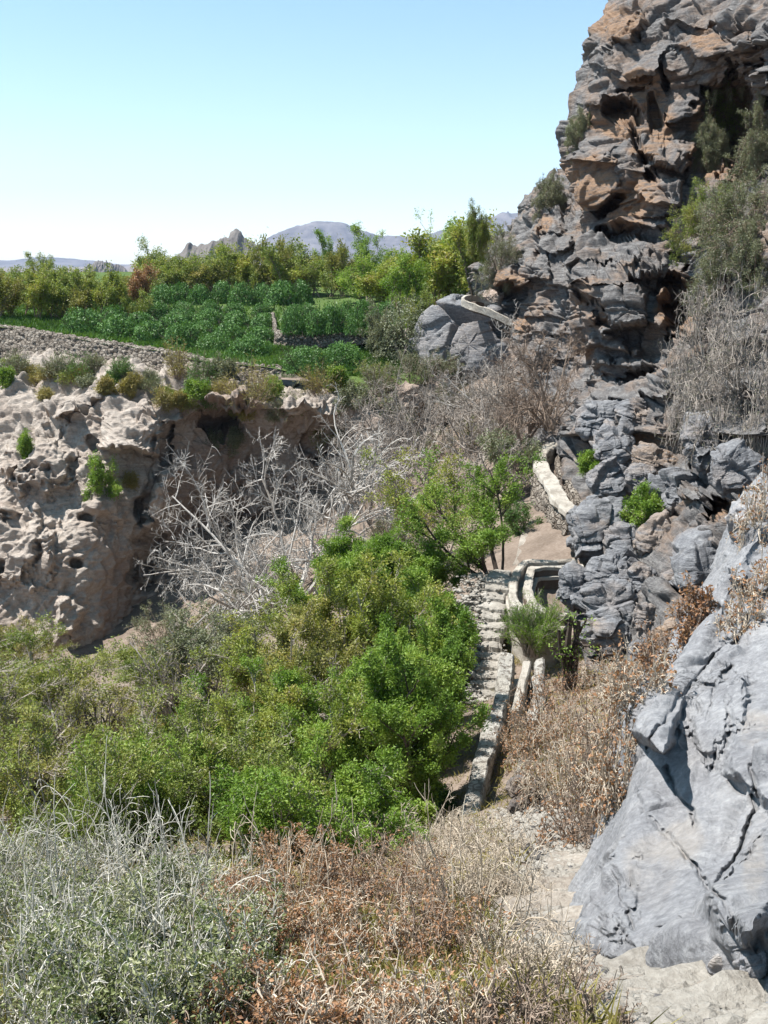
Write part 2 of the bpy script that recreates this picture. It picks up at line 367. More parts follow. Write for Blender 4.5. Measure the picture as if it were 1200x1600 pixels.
MAT['green_leaf'] = leaf_mat('fresh_green_leaf', [(.075, .145, .02), (.135, .235, .032), (.22, .33, .05), (.34, .42, .09)])
MAT['yellow_leaf'] = leaf_mat('yellow_green_leaf', [(.13, .18, .03), (.21, .26, .045), (.31, .34, .07), (.38, .31, .10)])
MAT['rose_leaf'] = leaf_mat('dark_green_leaf', [(.05, .12, .028), (.09, .19, .048), (.155, .285, .08)], .25, .5, .3)
MAT['grey_leaf'] = leaf_mat('grey_green_leaf', [(.07, .10, .03), (.12, .15, .05), (.20, .22, .09), (.38, .38, .23)], .25)
MAT['brown_leaf'] = leaf_mat('dead_brown_leaf', [(.15, .07, .035), (.28, .14, .07), (.40, .22, .12), (.47, .33, .21)], .3)
MAT['lime_leaf'] = leaf_mat('lime_leaf', [(.2, .3, .05), (.3, .4, .07), (.42, .5, .12)], .4)
MAT['sage_leaf'] = leaf_mat('sage_leaf', [(.12, .135, .075), (.19, .205, .12), (.27, .28, .18)], .25)
MAT['straw_blade'] = leaf_mat('straw_blade', [(.16, .15, .04), (.28, .24, .07), (.42, .34, .14)], .3)
MAT['grass_blade'] = leaf_mat('grass_blade', [(.05, .10, .02), (.085, .17, .035), (.14, .24, .055)], .35)
# ------------------------------------------------------------------ ground sheet
GC = np.array([
 (1100,1620,2.9),(900,1600,3.6),(600,1640,3.0),(200,1640,3.4),(-200,1640,3.6),(1300,1560,3.1),(1150,1545,3.5),
 (1000,1530,4.5),(905,1480,5.6),(870,1430,6.5),(890,1350,8.6),(850,1290,10.5),
 (600,1480,5.2),(300,1480,5.6),(0,1450,6.0),(600,1380,7.8),(300,1360,9),(0,1340,9.5),
 (700,1300,14.0),(600,1300,13.5),(400,1320,12.5),(200,1320,12.5),(0,1320,12.5),(-300,1320,13),
 (740,1090,20.2),(600,1120,19.5),(400,1130,20),(200,1130,22),(0,1120,23),
 (800,905,23.0),(760,920,24.0),(600,950,27),(400,1000,29),(200,1060,33),(0,1060,35),(-300,1060,34),
 (700,850,31),(780,830,29),(840,830,27.8),(600,850,36),(450,920,36),(300,1000,38),
 (700,720,41),(780,650,42),(850,640,40),(860,790,30.5),(740,560,50),
 (895,1070,16.5),(950,1035,19.3),(900,985,21.6),(1040,1015,17.8),(850,990,21.2),(1000,1080,14.2),(900,1180,13),(960,1270,10.3),(860,1230,11.8),(780,1275,12.0)], float)
GW = P(GC[:, 0], GC[:, 1], GC[:, 2])
_pp = PZ(866, 920, -6.95)
GW = np.concatenate([GW, np.array([(_pp[0], _pp[1], -8.6)]), np.array([(0, 80, -14), (-60, 60, -16), (60, 80, -5), (-60, 10, -6), (30, 20, 3), (8, 2, -1.2), (-10, -6, -.8), (8, -8, .5), (0, 0, -1.5)], float)])
def tps_fit(X, z, lam=.02):
    n = len(X); D = np.sqrt(((X[:, None] - X[None]) ** 2).sum(-1)); K = np.where(D > 0, D * D * np.log(D + 1e-12), 0) / 100 + lam * np.eye(n)
    Q = np.concatenate([np.ones((n, 1)), X], 1); A = np.block([[K, Q], [Q.T, np.zeros((3, 3))]])
    return np.linalg.solve(A, np.concatenate([z, np.zeros(3)]))
TW = tps_fit(GW[:, :2], GW[:, 2])
def gz(x, y):
    x = np.asarray(x, float); y = np.asarray(y, float); X = np.stack([x, y], -1)
    D = np.sqrt(((X[..., None, :] - GW[:, :2]) ** 2).sum(-1)); K = np.where(D > 0, D * D * np.log(D + 1e-12), 0) / 100
    z = (K * TW[:-3]).sum(-1) + TW[-3] + TW[-2] * x + TW[-1] * y
    r = np.sqrt(x * x + (y - 25) ** 2); z = np.clip(z, -17, 6)
    w = sstep(45, 90, r); w2 = sstep(90, 900, r)
    return z * (1 - w) + (-15 - 35 * w2) * w
def stretch(n, near, far, c):
    t = np.linspace(-1, 1, n); return c + near * t + np.sign(t) * (far - near) * np.abs(t) ** 9
gx = stretch(520, 34, 6500, 0); gy = stretch(560, 36, 6500, 24)
GX, GY = np.meshgrid(gx, gy); GZ = gz(GX, GY)
Wg = np.stack([GX, GY, GZ], -1); nearm = 1 - sstep(60, 90, np.hypot(GX, GY - 24))
GZ = GZ + nearm * (.10 * fbm(Wg * .9, 4, 5) + .05 * fbm(Wg * 4, 3, 6)); Wg[..., 2] = GZ
g = ob('ground', mesh_np('ground', Wg, grid_faces(560, 520), MAT['ground'])); tag(g, 'stony brown valley ground sloping down between the cliffs', 'ground', kind='structure')
RELIEFS.append(Wg)

# ------------------------------------------------------------------ far mountains
def mountain_mat(name, a, b2, c3):
    m, t, b = newmat(name); c = coords(t, (1, 1, 9)); n = noise(t, .004, 6, .65, c); n2 = noise(t, .02, 6, .7, coords(t))
    col = ramp(t, n, [(.35, a), (.5, b2), (.65, c3)]); col = mix(t, .4, col, ramp(t, n2, [(.35, a), (.65, c3)]))
    t.links.new(col, b.inputs['Base Color']); b.inputs['Roughness'].default_value = 1; b.inputs['Specular IOR Level'].default_value = 0; bump(t, b, n2, .6, 8); return m
MAT['mountain'] = mountain_mat('far_mountain_rock', (.07, .065, .07), (.13, .12, .125), (.20, .18, .18))
def ridge(name, prof, d, depth, label, amp=.12, seed=1, terr=0, mat='mountain'):
    """prof: (u,v) skyline; a real ridge with its crest at distance d and slopes running down both ways"""
    prof = np.array(prof, float); n = 260; u = np.linspace(prof[0, 0], prof[-1, 0], n); v = np.interp(u, prof[:, 0], prof[:, 1])
    C = P(u, v, d); m = 70; s = np.linspace(-1, 1, m)
    X = C[None, :, 0] + 0 * s[:, None]; Y = C[None, :, 1] + s[:, None] * depth; base = -70.0
    hh = (C[:, 2] - base)[None]; k = np.abs(s)[:, None] ** .9; H = hh * (1 - k)
    W = np.stack([X, Y, base + H], -1); sc = 9.0 / depth
    rd = 1 - np.abs(fbm(np.stack([X * sc * .9, Y * sc * .35, 0 * X], -1), 5, seed)) * 2
    W[..., 2] += hh * amp * (rd - .45) * sstep(0, .12, k) * (1 - sstep(.8, 1, k)) * 1.6
    W[..., 2] += hh * .025 * fbm(np.stack([X * sc * 6, Y * sc * 2, 0 * X], -1), 4, seed + 3)
    if terr:
        q = hh / terr; zz = (W[..., 2] - base) / q; i = np.floor(zz); f = zz - i; W[..., 2] = base + q * (i + sstep(.35, .9, f)) * .6 + .4 * (W[..., 2] - base) 
    o = ob(name, mesh_np(name, W, grid_faces(m, n), MAT[mat])); tag(o, label, 'mountain', kind='structure')
ridge('mountain', [(-700, 440), (-400, 412), (-150, 402), (-40, 405), (20, 407), (60, 401), (90, 402), (120, 405), (150, 408), (200, 416), (280, 425), (360, 440)], 5200, 900, 'low hazy blue ridge behind the left end of the terrace', seed=2)
ridge('mountain', [(330, 440), (380, 395), (400, 384), (430, 366), (455, 355), (490, 346), (515, 345), (540, 348), (560, 358), (590, 366), (620, 368), (660, 366), (700, 358), (740, 342), (770, 336), (785, 330), (812, 330), (830, 338), (900, 350), (1000, 345), (1200, 360), (1500, 420)], 4200, 900, 'long flat topped hazy mountain behind the orchard', seed=5)
MAT['crag'] = mountain_mat('crag_rock', (.09, .08, .078), (.16, .145, .135), (.24, .22, .2))
ridge('mountain', [(230, 450), (262, 410), (280, 391), (288, 386), (292, 377), (297, 373), (301, 382), (312, 379), (328, 374), (345, 370), (357, 365), (360, 358), (368, 355), (376, 358), (380, 366), (392, 374), (400, 381), (418, 391), (450, 405), (500, 440)], 620, 130, 'brown rocky crag with a knobbly top rising above the orchard', .07, 9, 0, 'crag')
ridge('hill', [(80, 450), (100, 428), (118, 423), (128, 417), (140, 418), (150, 411), (160, 413), (172, 411), (182, 418), (195, 418), (205, 432), (235, 450)], 1100, 120, 'dark jagged knoll in front of the low blue ridge', .2, 15, 0, 'crag')

# ------------------------------------------------------------------ the terraces
TR = [[(-500,560,48),(-300,505,54.5),(0,511,52.3),(125,531,50.3),(250,549,48.3),(330,566,46.3),(440,578,45.3),(520,606,44.9),(610,612,44.6),(700,590,46.8),(800,520,49)],
      [(-500,540,51),(-300,500,56),(0,507,53.5),(125,526,51.6),(250,543,49.8),(330,558,48),(440,568,47),(520,590,46.2),(610,592,46),(700,565,48.6),(800,510,51)],
      [(-500,500,57),(-300,488,60),(0,491,58.5),(125,500,57.5),(250,508,56.5),(330,514,56),(440,520,55),(520,520,55),(610,520,54),(700,505,55),(800,480,56)],
      [(-500,470,68),(-300,465,70),(0,466,70),(125,468,69),(250,471,68),(330,474,67),(440,476,67),(520,474,68),(610,474,66),(700,466,66),(800,455,66)],
      [(-500,445,90),(-300,440,92),(0,441,92),(125,441,92),(250,441,92),(330,441,90),(440,440,88),(520,438,86),(610,436,84),(700,432,82),(800,430,80)],
      [(-500,432,115),(-300,430,118),(0,430,118),(125,430,118),(250,429,118),(330,428,116),(440,426,112),(520,424,108),(610,422,104),(700,420,100),(800,418,98)],
      [(-500,520,130),(-300,520,132),(0,520,132),(125,520,132),(250,520,132),(330,520,130),(440,520,126),(520,520,122),(610,520,118),(700,520,114),(800,520,110)]]
tr = relief('terrace', TR, 200, 160, MAT['terrace_soil'], disp=lambda W, u, v: .12 * fbm(W * .8, 4, 3))
tag(tr, 'green planted terrace above the left cliff', 'terrace', kind='structure')

def stone_disp(sz=(.28, .28, .17), a=.1, fine=.04, seed=60):
    def f(W, *_):
        f1, f2, c = voro(W / np.array(sz), seed); return a * (sstep(0, .3, f2 - f1) + .8 * (c - .5)) + fine * fbm(W * 5, 4, seed + 5)
    return f
def wall_patch(label, rows, nu, nv, mat='drystone', disp=None, cat='stone wall', name='stone_wall'):
    o = relief(name, rows, nu, nv, MAT[mat], disp=disp or stone_disp()); tag(o, label, cat); return o
# dry-stone retaining wall along the terrace rim (front, top cap and back)
rim = [(-300,500,54.6),(-120,500,53.5),(0,509,52.4),(60,518,51.4),(125,529,50.4),(190,538,49.4),(250,547,48.4),(300,556,47.2),(330,563,46.4),(380,570,45.9),(440,575,45.4)]
hts = [60, 58, 54, 52, 48, 46, 44, 38, 36, 34, 34]
wall_patch('long low dry stone wall holding up the rim of the green terrace',
  [[(u, v + 6, d + .8) for u, v, d in rim], [(u, v, d + .55) for u, v, d in rim], [(u, v + 1.5, d + .05) for u, v, d in rim],
   [(u, v + h * .4, d - .15) for (u, v, d), h in zip(rim, hts)], [(u, v + h, d - .5) for (u, v, d), h in zip(rim, hts)]], 700, 60)
# raised bed at the right end of the terrace, with its own walls
RB = [[(428,496,55.5),(432,515,52.2),(440,522,51.3),(520,523,51.0),(600,521,50.4),(640,520,50)],
      [(428,491,57),(432,502,55),(440,508,54),(520,508,54),(600,506,53.5),(640,505,53)],
      [(430,480,61),(436,484,60),(445,487,59),(520,487,59),(600,486,58),(640,484,58)],
      [(430,468,68),(440,468,68),(450,468,68),(520,468,68),(600,466,66),(640,465,66)]]
rb = relief('terrace', RB, 60, 50, MAT['terrace_soil'], disp=lambda W, u, v: .1 * fbm(W * .8, 4, 3)); tag(rb, 'raised green bed at the right end of the terrace', 'terrace', kind='structure')
rb2 = [(426,489,58),(428,496,55.4),(432,513,52.1),(440,520,51.2),(520,521,50.9),(600,519,50.3),(640,518,49.9)]
hb = [22, 26, 40, 34, 20, 18, 18]
wall_patch('short dry stone wall under the raised bed at the right end of the terrace',
  [[(u, v + 6, d + .7) for u, v, d in rb2], [(u, v - .5, d + .4) for u, v, d in rb2], [(u, v, d - .05) for u, v, d in rb2], [(u, v + h * .5, d - .1) for (u, v, d), h in zip(rb2, hb)], [(u, v + h, d - .15) for (u, v, d), h in zip(rb2, hb)]], 240, 44)

# ------------------------------------------------------------------ left cliff
us = [-420,-260,-120,0,70,140,200,260,330,420,520,610,680,740]
top = [(520,56),(556,54.6),(566,53.4),(578,51.6),(584,50.6),(588,49.6),(592,48.8),(600,47.6),(602,46),(612,45.4),(614,45),(614,44.4),(590,46.5),(575,49)]
top = [(v - (20 if i < 7 else 12 if i < 9 else 0), d + (.35 if i < 9 else 0)) for i, (v, d) in enumerate(top)]
def lrow(vs, ds): return [(u, v, d) for u, v, d in zip(us, vs, ds)]
LC = [lrow([a - 4 for a, _ in top], [d + 3.0 for _, d in top]), lrow([a for a, _ in top], [d for _, d in top]),
 lrow([585,604,606,608,608,610,616,622,634,640,634,632,620,600], [51,50,49,47.6,46.6,45.6,45,44.6,43.6,43.6,43,43,44.5,47]),
 lrow([680,680,675,675,672,672,672,674,690,690,690,684,672,650], [48,47,46,45,44,43.6,43,43.8,45.6,46,44.5,43.2,43.6,45]),
 lrow([750,750,745,742,742,742,742,745,750,750,750,745,735,720], [46,45,44,43,42.4,42.2,42.3,43.5,45.6,46.6,45.4,43,42.5,43]),
 lrow([820,820,815,812,812,812,812,815,818,820,820,812,800,790], [44,43.4,42.6,41.8,41.2,41.2,42.4,44.4,46.4,47.6,46.6,43,40.5,40]),
 lrow([890,890,885,885,885,885,885,885,885,890,890,872,860,850], [42.6,42,41.4,40.6,40.2,40.6,42.6,44.8,46,46.8,44.5,40.5,37,36]),
 lrow([960,960,960,960,960,960,960,960,950,945,930,915,900,890], [41.4,41,40.4,39.8,39.6,40.4,42.4,43.6,44,43,40.5,37.5,34,33]),
 lrow([1060,1060,1060,1060,1060,1060,1060,1050,1030,1010,985,960,930,920], [40,39.6,39.2,38.8,38.8,39.6,40.8,41,40.6,39.5,37,34,31,30]),
 lrow([1160]*9+[1120,1060,1010,970,950], [39,38.6,38.2,38,38,38.4,39,39,38.6,37,33,30,28,28])]
lf = [ledge(100,640,26,20,1.6,-8),ledge(205,668,42,40,2.2,4),ledge(150,632,24,10,.7,5),ledge(352,612,38,22,1.3,4),pit(345,660,50,30,3.0,8),pit(135,815,14,11,.8),
 bulge(60,720,55,60,1.1,-35),bulge(30,860,60,60,1.0),bulge(150,770,30,60,.8,-30),pit(118,885,9,7,.5),pit(214,790,14,34,1.0,20),
 bulge(105,960,22,38,1.6,10),bulge(255,770,18,60,1.8,25),pit(228,880,30,60,1.2,15),bulge(480,640,60,20,1.2),pit(510,690,50,28,1.3),bulge(580,690,34,50,1.2,-20),pit(575,790,40,22,1.8),bulge(640,720,30,40,1.0),
 pit(265,690,14,50,1.6,10),ledge(255,640,30,30,1.0,-20),bulge(420,800,60,70,.8),pit(10,600,20,20,1.4),bulge(330,880,50,50,.7),pit(150,700,12,18,.7,-30), ledge(430,625,60,16,1.1)]
def lc_disp(W, u, v):
    a = fbm(W * .35, 4, 21)
    t = np.array((-.50, -.1, -.86)); t /= np.linalg.norm(t); al = (W @ t)[..., None] * t; Wd = (W - al) + al * .3
    rid = np.abs(fbm(Wd * .6, 5, 22, .5)); rid2 = np.abs(fbm(Wd * 2.6 + 4, 4, 26, .5))
    q = (W + .5 * fbm(W * .8, 3, 8)[..., None]) / np.array((1.4, 1.4, 1.0))
    f1, f2, c = voro(q, 31); hole = (c > .72) * (1 - sstep(.10, .3, f1))
    h1, h2, c2 = voro(q * 3 + 3, 35); hole2 = (c2 > .75) * (1 - sstep(.10, .35, h1))
    right = sstep(250, 400, u + .4 * (v - 760)); up = sstep(720, 660, v)
    q3 = (W + .4 * fbm(W * .7, 3, 9)[..., None]) / np.array((1.7, 1.7, 1.2)); e1, e2, c3, pl = voro(q3, 61, .9, True)
    k1, k2, c4, pl4 = voro(q3 * 2.7 + 3, 63, .9, True); bl = np.clip(np.maximum(right, up), .2, 1)
    blk = .34 * ((c3 - .5) + 1.3 * pl) * sstep(0, .06, e2 - e1) - .16 * np.exp(-(e2 - e1) / .04) + .08 * ((c4 - .5) + 1.3 * pl4) * sstep(0, .08, k2 - k1)
    m1, m2, c6, pl6 = voro(W / .42, 65, .95, True); cr3 = (c6 - .5) + 1.8 * pl6
    return .8 * a + 1.0 * (.3 - rid) + .22 * (.25 - rid2) + .07 * fbm(W * 3.2, 5, 23, .6) + .06 * cr3 * sstep(0, .1, m2 - m1) + blk * bl
LRUST = [(330,780,80,140),(470,800,110,90),(180,960,40,90),(230,1000,60,80),(560,720,100,60),(330,640,80,40),(640,620,80,60)]
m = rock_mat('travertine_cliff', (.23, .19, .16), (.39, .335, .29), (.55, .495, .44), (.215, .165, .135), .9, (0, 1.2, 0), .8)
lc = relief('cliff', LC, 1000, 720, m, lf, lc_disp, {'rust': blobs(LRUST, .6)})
tag(lc, 'pitted tan and brown cliff face under the green terrace', 'cliff', kind='structure')

# ------------------------------------------------------------------ right cliff: shoulder (far) and tower (near)
SHR = [[(835,300,62),(862,272,56),(885,268,54),(940,262,52),(1000,262,51)],
 [(815,325,60),(835,300,54),(870,292,51),(940,290,49),(1000,290,48)],
 [(800,350,58),(822,332,53),(868,330,49),(940,325,46.5),(1000,325,45)],
 [(768,390,57),(800,366,52),(860,366,47),(930,365,44.5),(1000,365,43)],
 [(735,412,56),(770,398,51),(850,396,46),(920,396,43),(1000,396,41)],
 [(728,425,55),(768,430,50),(845,430,45.5),(920,430,42),(1000,430,40)],
 [(735,468,56),(772,470,51.5),(840,470,46),(915,470,41.5),(1000,470,39)],
 [(720,500,56),(770,500,50.5),(835,510,45.5),(910,510,40.5),(1000,510,38)],
 [(700,545,54),(770,545,48.5),(830,550,44.5),(905,550,39.5),(1000,550,37)],
 [(700,590,50),(770,590,46),(830,590,42.5),(905,590,38),(1000,590,35)],
 [(700,640,46),(770,640,43),(830,640,39.5),(905,640,35),(1000,640,33)],
 [(740,700,44),(790,700,40),(840,700,36),(905,700,32),(1000,700,31)]]
sf = [ledge(790,425,36,24,2.0,-8),pit(805,455,30,20,2.6),ledge(860,345,26,30,1.2),ledge(832,410,22,24,1.2),ledge(868,380,26,16,1.2),pit(842,372,8,40,1.2,6),ledge(870,430,26,20,1.1),ledge(840,480,40,16,.8),ledge(862,512,40,14,.9),ledge(870,545,36,14,.9),
 pit(885,300,12,50,1.5,-6),bulge(845,320,14,18,.7),ledge(800,505,30,14,.8),pit(812,490,14,24,1.4)]
SRUST = [(795,440,34,24),(850,350,20,20),(800,510,40,16)]
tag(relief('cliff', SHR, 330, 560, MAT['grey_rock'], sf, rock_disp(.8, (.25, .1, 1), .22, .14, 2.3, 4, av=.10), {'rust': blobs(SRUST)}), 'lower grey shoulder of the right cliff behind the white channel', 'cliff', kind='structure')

TWR = [[(1040,-220,60),(1000,-160,46),(1040,-150,41),(1100,-150,38),(1180,-150,35),(1290,-150,31),(1420,-150,26)],
 [(1010,-80,58),(978,-60,45),(1030,-60,40),(1090,-60,37),(1170,-60,34),(1280,-60,30),(1420,-60,25)],
 [(1000,0,56),(957,0,43.5),(1010,0,38.5),(1080,0,36),(1150,0,33.5),(1260,0,29),(1420,0,24)],
 [(970,60,56),(918,58,43),(985,55,38),(1060,50,35.5),(1130,50,33),(1260,50,28),(1420,50,23.5)],
 [(950,100,56),(908,100,42.5),(970,100,37.5),(1050,100,35.5),(1130,100,33),(1260,100,28),(1420,100,23)],
 [(935,150,56),(892,148,42),(960,145,37),(1040,145,35.5),(1130,145,34),(1250,145,28),(1420,145,22.5)],
 [(920,200,55),(881,200,41.5),(950,195,36.5),(1030,195,35),(1120,200,34.5),(1250,200,28),(1420,200,22)],
 [(925,245,54),(881,245,41),(945,245,36),(1025,245,34.5),(1120,245,34.5),(1240,245,27.5),(1420,245,21.5)],
 [(930,290,54),(888,288,40.5),(945,290,36.5),(1025,290,34),(1110,290,33),(1230,290,26.5),(1420,290,21)],
 [(940,340,53),(903,340,40),(950,340,37),(1025,340,34),(1100,340,31.5),(1220,340,25.5),(1420,340,20)],
 [(945,390,52),(908,390,38),(955,390,35),(1020,390,33),(1090,390,31),(1200,390,25),(1420,390,19.5)],
 [(935,440,51),(900,440,36),(955,440,33),(1020,440,32),(1090,440,31),(1200,440,25),(1420,440,19)],
 [(930,500,48),(893,500,35),(955,500,32.4),(1020,500,31.4),(1085,500,29.5),(1200,500,24),(1420,500,18.5)],
 [(945,560,46),(915,555,35),(960,550,32.2),(1020,550,31),(1080,550,28.5),(1190,550,23.5),(1400,550,18)],
 [(960,600,44),(930,598,34),(970,595,31.5),(1020,595,30),(1080,595,27.5),(1180,595,23),(1400,595,17.5)],
 [(930,640,43),(902,640,33),(950,640,30.5),(1015,640,28.8),(1080,640,26.3),(1180,640,22),(1400,640,17)],
 [(910,690,42),(886,690,32),(945,690,29.3),(1010,690,27.5),(1075,690,25),(1180,690,21),(1400,690,16.5)],
 [(925,745,40),(900,745,30),(950,745,28),(1010,745,26),(1075,745,23.5),(1180,745,19.5),(1400,745,15.5)],
 [(920,800,38),(895,800,28),(945,800,26),(1010,800,24),(1075,800,21.5),(1180,800,17.5),(1400,800,14.5)],
 [(900,860,36),(880,860,26),(930,860,24),(1000,860,22),(1075,860,19.5),(1180,860,15.5),(1400,860,13.5)],
 [(895,920,34),(880,920,24.3),(930,920,22.3),(1000,920,20),(1075,920,17.5),(1180,920,14),(1400,920,12)],
 [(900,980,30),(890,980,21),(940,980,20),(1000,980,18.4),(1070,980,16),(1180,980,13),(1400,980,11)],
 [(905,1030,26),(900,1030,19),(950,1030,18),(1010,1030,16.6),(1070,1030,14),(1180,1030,12),(1400,1030,10)],
 [(920,1110,24),(930,1110,16.6),(960,1110,16),(1010,1110,15),(1070,1110,13),(1180,1110,11),(1400,1110,9)]]
tf = [bulge(968,45,46,42,1.3),ledge(930,78,22,22,.8),ledge(990,95,52,24,1.6,-6),ledge(935,150,34,16,1.2,4),pit(975,178,30,22,2.2,10),pit(985,135,34,10,1.2,-8),ledge(932,238,52,20,1.5,6),ledge(925,285,44,36,1.4,14),
 ledge(1040,225,44,36,1.8,-4),pit(1000,235,8,60,1.5,-22),ledge(1030,292,40,26,1.4,-12),ledge(1028,320,34,18,.9,-6),pit(958,320,34,12,2.0,-40),ledge(1060,160,30,24,1.1,-8),pit(1040,120,8,30,1.2,-14),pit(1022,175,12,34,1.2,-10),
 pit(985,365,66,14,1.8,4),ledge(1010,350,60,10,.8),bulge(962,462,66,66,1.8,-6),ledge(960,405,60,14,.8,-4),ledge(965,430,66,13,.6,-10),pit(1062,470,38,66,2.4,-8),ledge(1060,445,40,22,1.2,-8),ledge(1065,505,36,20,1.1,6),ledge(955,530,44,18,1.0,6),
 pit(920,585,20,12,1.2,30),ledge(975,560,50,14,.9,4),pit(990,588,70,9,1.3,3),ledge(1000,612,70,14,1.0,3),pit(1150,190,58,90,3.0,0),pit(1170,280,50,40,1.6),ledge(1120,60,70,28,1.3,-6),ledge(1090,25,60,16,.8),ledge(1180,110,40,26,1.4),
 pit(1160,560,60,30,1.4),ledge(1120,600,60,20,1.0),ledge(1160,660,60,26,1.4),pit(1130,800,40,26,2.0,20),ledge(1120,770,46,24,1.2,20),pit(1075,700,8,50,1.0),pit(1040,760,46,12,1.2,20),ledge(940,665,46,20,1.0),ledge(1010,660,44,20,.9),
 pit(900,660,10,26,1.6)]
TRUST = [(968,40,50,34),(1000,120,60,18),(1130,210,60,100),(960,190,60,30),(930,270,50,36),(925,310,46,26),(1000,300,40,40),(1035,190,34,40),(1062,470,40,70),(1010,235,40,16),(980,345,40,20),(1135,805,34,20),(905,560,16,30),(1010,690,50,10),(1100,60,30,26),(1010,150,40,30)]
TWR = [[(u + (9 if j == 1 and v < 360 else 0), v, d) for j, (u, v, d) in enumerate(r)] for r in TWR]
TWR = [[(u, v, d + (1.1 if 640 < v < 1000 and u < 1200 else 0)) for u, v, d in r] for r in TWR]
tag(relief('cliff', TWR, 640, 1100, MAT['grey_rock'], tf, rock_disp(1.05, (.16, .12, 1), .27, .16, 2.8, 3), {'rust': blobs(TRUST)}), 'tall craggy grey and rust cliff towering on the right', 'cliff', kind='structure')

# ------------------------------------------------------------------ big pale bedrock slab, near right
NR = [[(1195,740,16),(1230,760,12.5),(1260,770,11.5),(1300,780,10.5),(1400,790,9)],
 [(1150,800,16),(1190,815,12.5),(1215,815,11.5),(1290,820,9.8),(1400,820,8.2)],
 [(1120,880,16),(1150,880,12.4),(1180,880,11.2),(1280,880,9),(1400,880,7.4)],
 [(1085,945,16),(1112,950,12.4),(1150,950,10.6),(1250,950,8.3),(1400,950,6.6)],
 [(1050,1010,15),(1078,1000,12),(1130,1010,9.8),(1230,1010,7.6),(1400,1010,5.9)],
 [(1015,1060,14),(1042,1050,11.2),(1110,1060,9.0),(1215,1060,7.0),(1400,1060,5.4)],
 [(975,1110,13),(1006,1100,10.6),(1090,1110,8.2),(1200,1110,6.4),(1400,1110,4.9)],
 [(960,1160,12.5),(992,1160,10.0),(1080,1160,7.6),(1195,1160,5.9),(1400,1160,4.5)],
 [(950,1210,12),(982,1210,9.4),(1065,1210,7.2),(1185,1210,5.4),(1400,1210,4.1)],
 [(935,1280,11),(966,1280,8.6),(1050,1280,6.6),(1170,1280,4.9),(1400,1280,3.7)],
 [(910,1340,10),(946,1340,7.9),(1035,1340,6.0),(1160,1340,4.5),(1400,1340,3.3)],
 [(880,1400,9),(915,1400,7.0),(1020,1400,5.4),(1150,1400,4.1),(1400,1400,3.0)],
 [(885,1450,8),(910,1450,6.0),(1010,1450,4.8),(1145,1450,3.75),(1400,1450,2.7)],
 [(895,1495,7),(922,1490,5.0),(1010,1495,4.3),(1140,1490,3.45),(1400,1490,2.5)],
 [(920,1540,6),(960,1530,4.6),(1030,1535,4.05),(1130,1530,3.4),(1400,1530,2.45)],
 [(960,1600,5.5),(980,1590,4.6),(1040,1590,4.0),(1130,1590,3.4),(1400,1590,2.5)]]
NR = [[r[0], r[1]] + [(u, v, r[1][2] - (r[1][2] - d) * (.55 if v < 1330 else .55 + .4 * (v - 1330) / 200 if v < 1530 else .95)) for u, v, d in r[2:]] for r in NR]
NR = [[(u, v, d * (1 - .07 * min(1, max(0, (v - 1300) / 120)))) for u, v, d in r] for r in NR]
def _steep(r):
    n1 = float(np.interp(r[1][1], [740, 800, 900, 1000, 1100, 1200, 1300, 1400, 1490, 1600], [12.6, 11.6, 10.3, 9.0, 8.0, 7.1, 6.3, 5.55, 4.75, 4.3])); k = .6 + .4 * float(sstep(1330, 1490, r[1][1]))
    return [r[0], (r[1][0], r[1][1], n1)] + [(u, v, n1 - (r[1][2] - d) * k) for u, v, d in r[2:]]
NR = [_steep(r) for r in NR]
nf = [fissure(1190,950,990,1188,3.8,0.16),fissure(1040,1190,1092,1300,3.8,0.1),fissure(1070,1325,1168,1480,3.8,0.16),fissure(1185,1185,1118,1400,3.8,0.12),fissure(1015,1270,1080,1352,3.8,0.07),fissure(1150,1040,1085,1150,3.8,0.08),fissure(1190,1290,1130,1395,3.8,0.16),fissure(955,1330,985,1450,3.8,0.07),fissure(1010,1445,1150,1420,3.8,0.05),fissure(1100,1190,1200,1260,3.8,0.06),ledge(1032,1118,36,52,.95,28,.3),bulge(1120,1120,50,80,.2,30),bulge(960,1400,40,60,.12,20),ledge(1215,1340,60,150,.4,34,.25),
 pit(1092,1520,26,9,.22),ledge(1180,870,40,44,.45,30,.4),ledge(1200,1170,60,70,.3,34,.3)]
def nr_disp(W, u, v):
    n = np.array((.62, -.2, .55)); n /= np.linalg.norm(n); t = np.array((.5, .35, -.6)); t -= (t @ n) * n; t /= np.linalg.norm(t)
    al = (W @ t)[..., None] * t; Wd = (W - al) + al * .25
    f1, f2, c, pl = voro((W + .15 * fbm(W * .8, 3, 14)[..., None]) / 1.5, 81, .95, True)
    g1, g2, c2, pl2 = voro((Wd + .08 * fbm(W * 2, 3, 15)[..., None]) / .55, 84, .95, True)
    sc = np.clip(np.linalg.norm(W, axis=-1) / 7, .5, 1.4)
    return sc * (.09 * ((c - .5) * .5 + 1.3 * pl) * sstep(0, .05, f2 - f1) - .02 * np.exp(-(f2 - f1) / .015) + .05 * ((c2 - .5) * .4 + 1.2 * pl2) * sstep(0, .05, g2 - g1) + .05 * fbm(W * .6, 3, 2) + .03 * fbm(W * 2.6, 5, 3, .62) + .016 * np.abs(fbm(W * 7, 4, 16, .6)) + .012 * fbm(W * 14, 5, 6, .65))
tag(relief('cliff', NR, 640, 900, MAT['slab'], nf, nr_disp, {'rust': blobs([(1020,1370,40,60),(1190,1150,30,30),(1060,1290,36,60),(1180,1350,20,60)], .6)}), 'huge smooth pale grey bedrock slab at the lower right', 'rock slab', kind='structure')

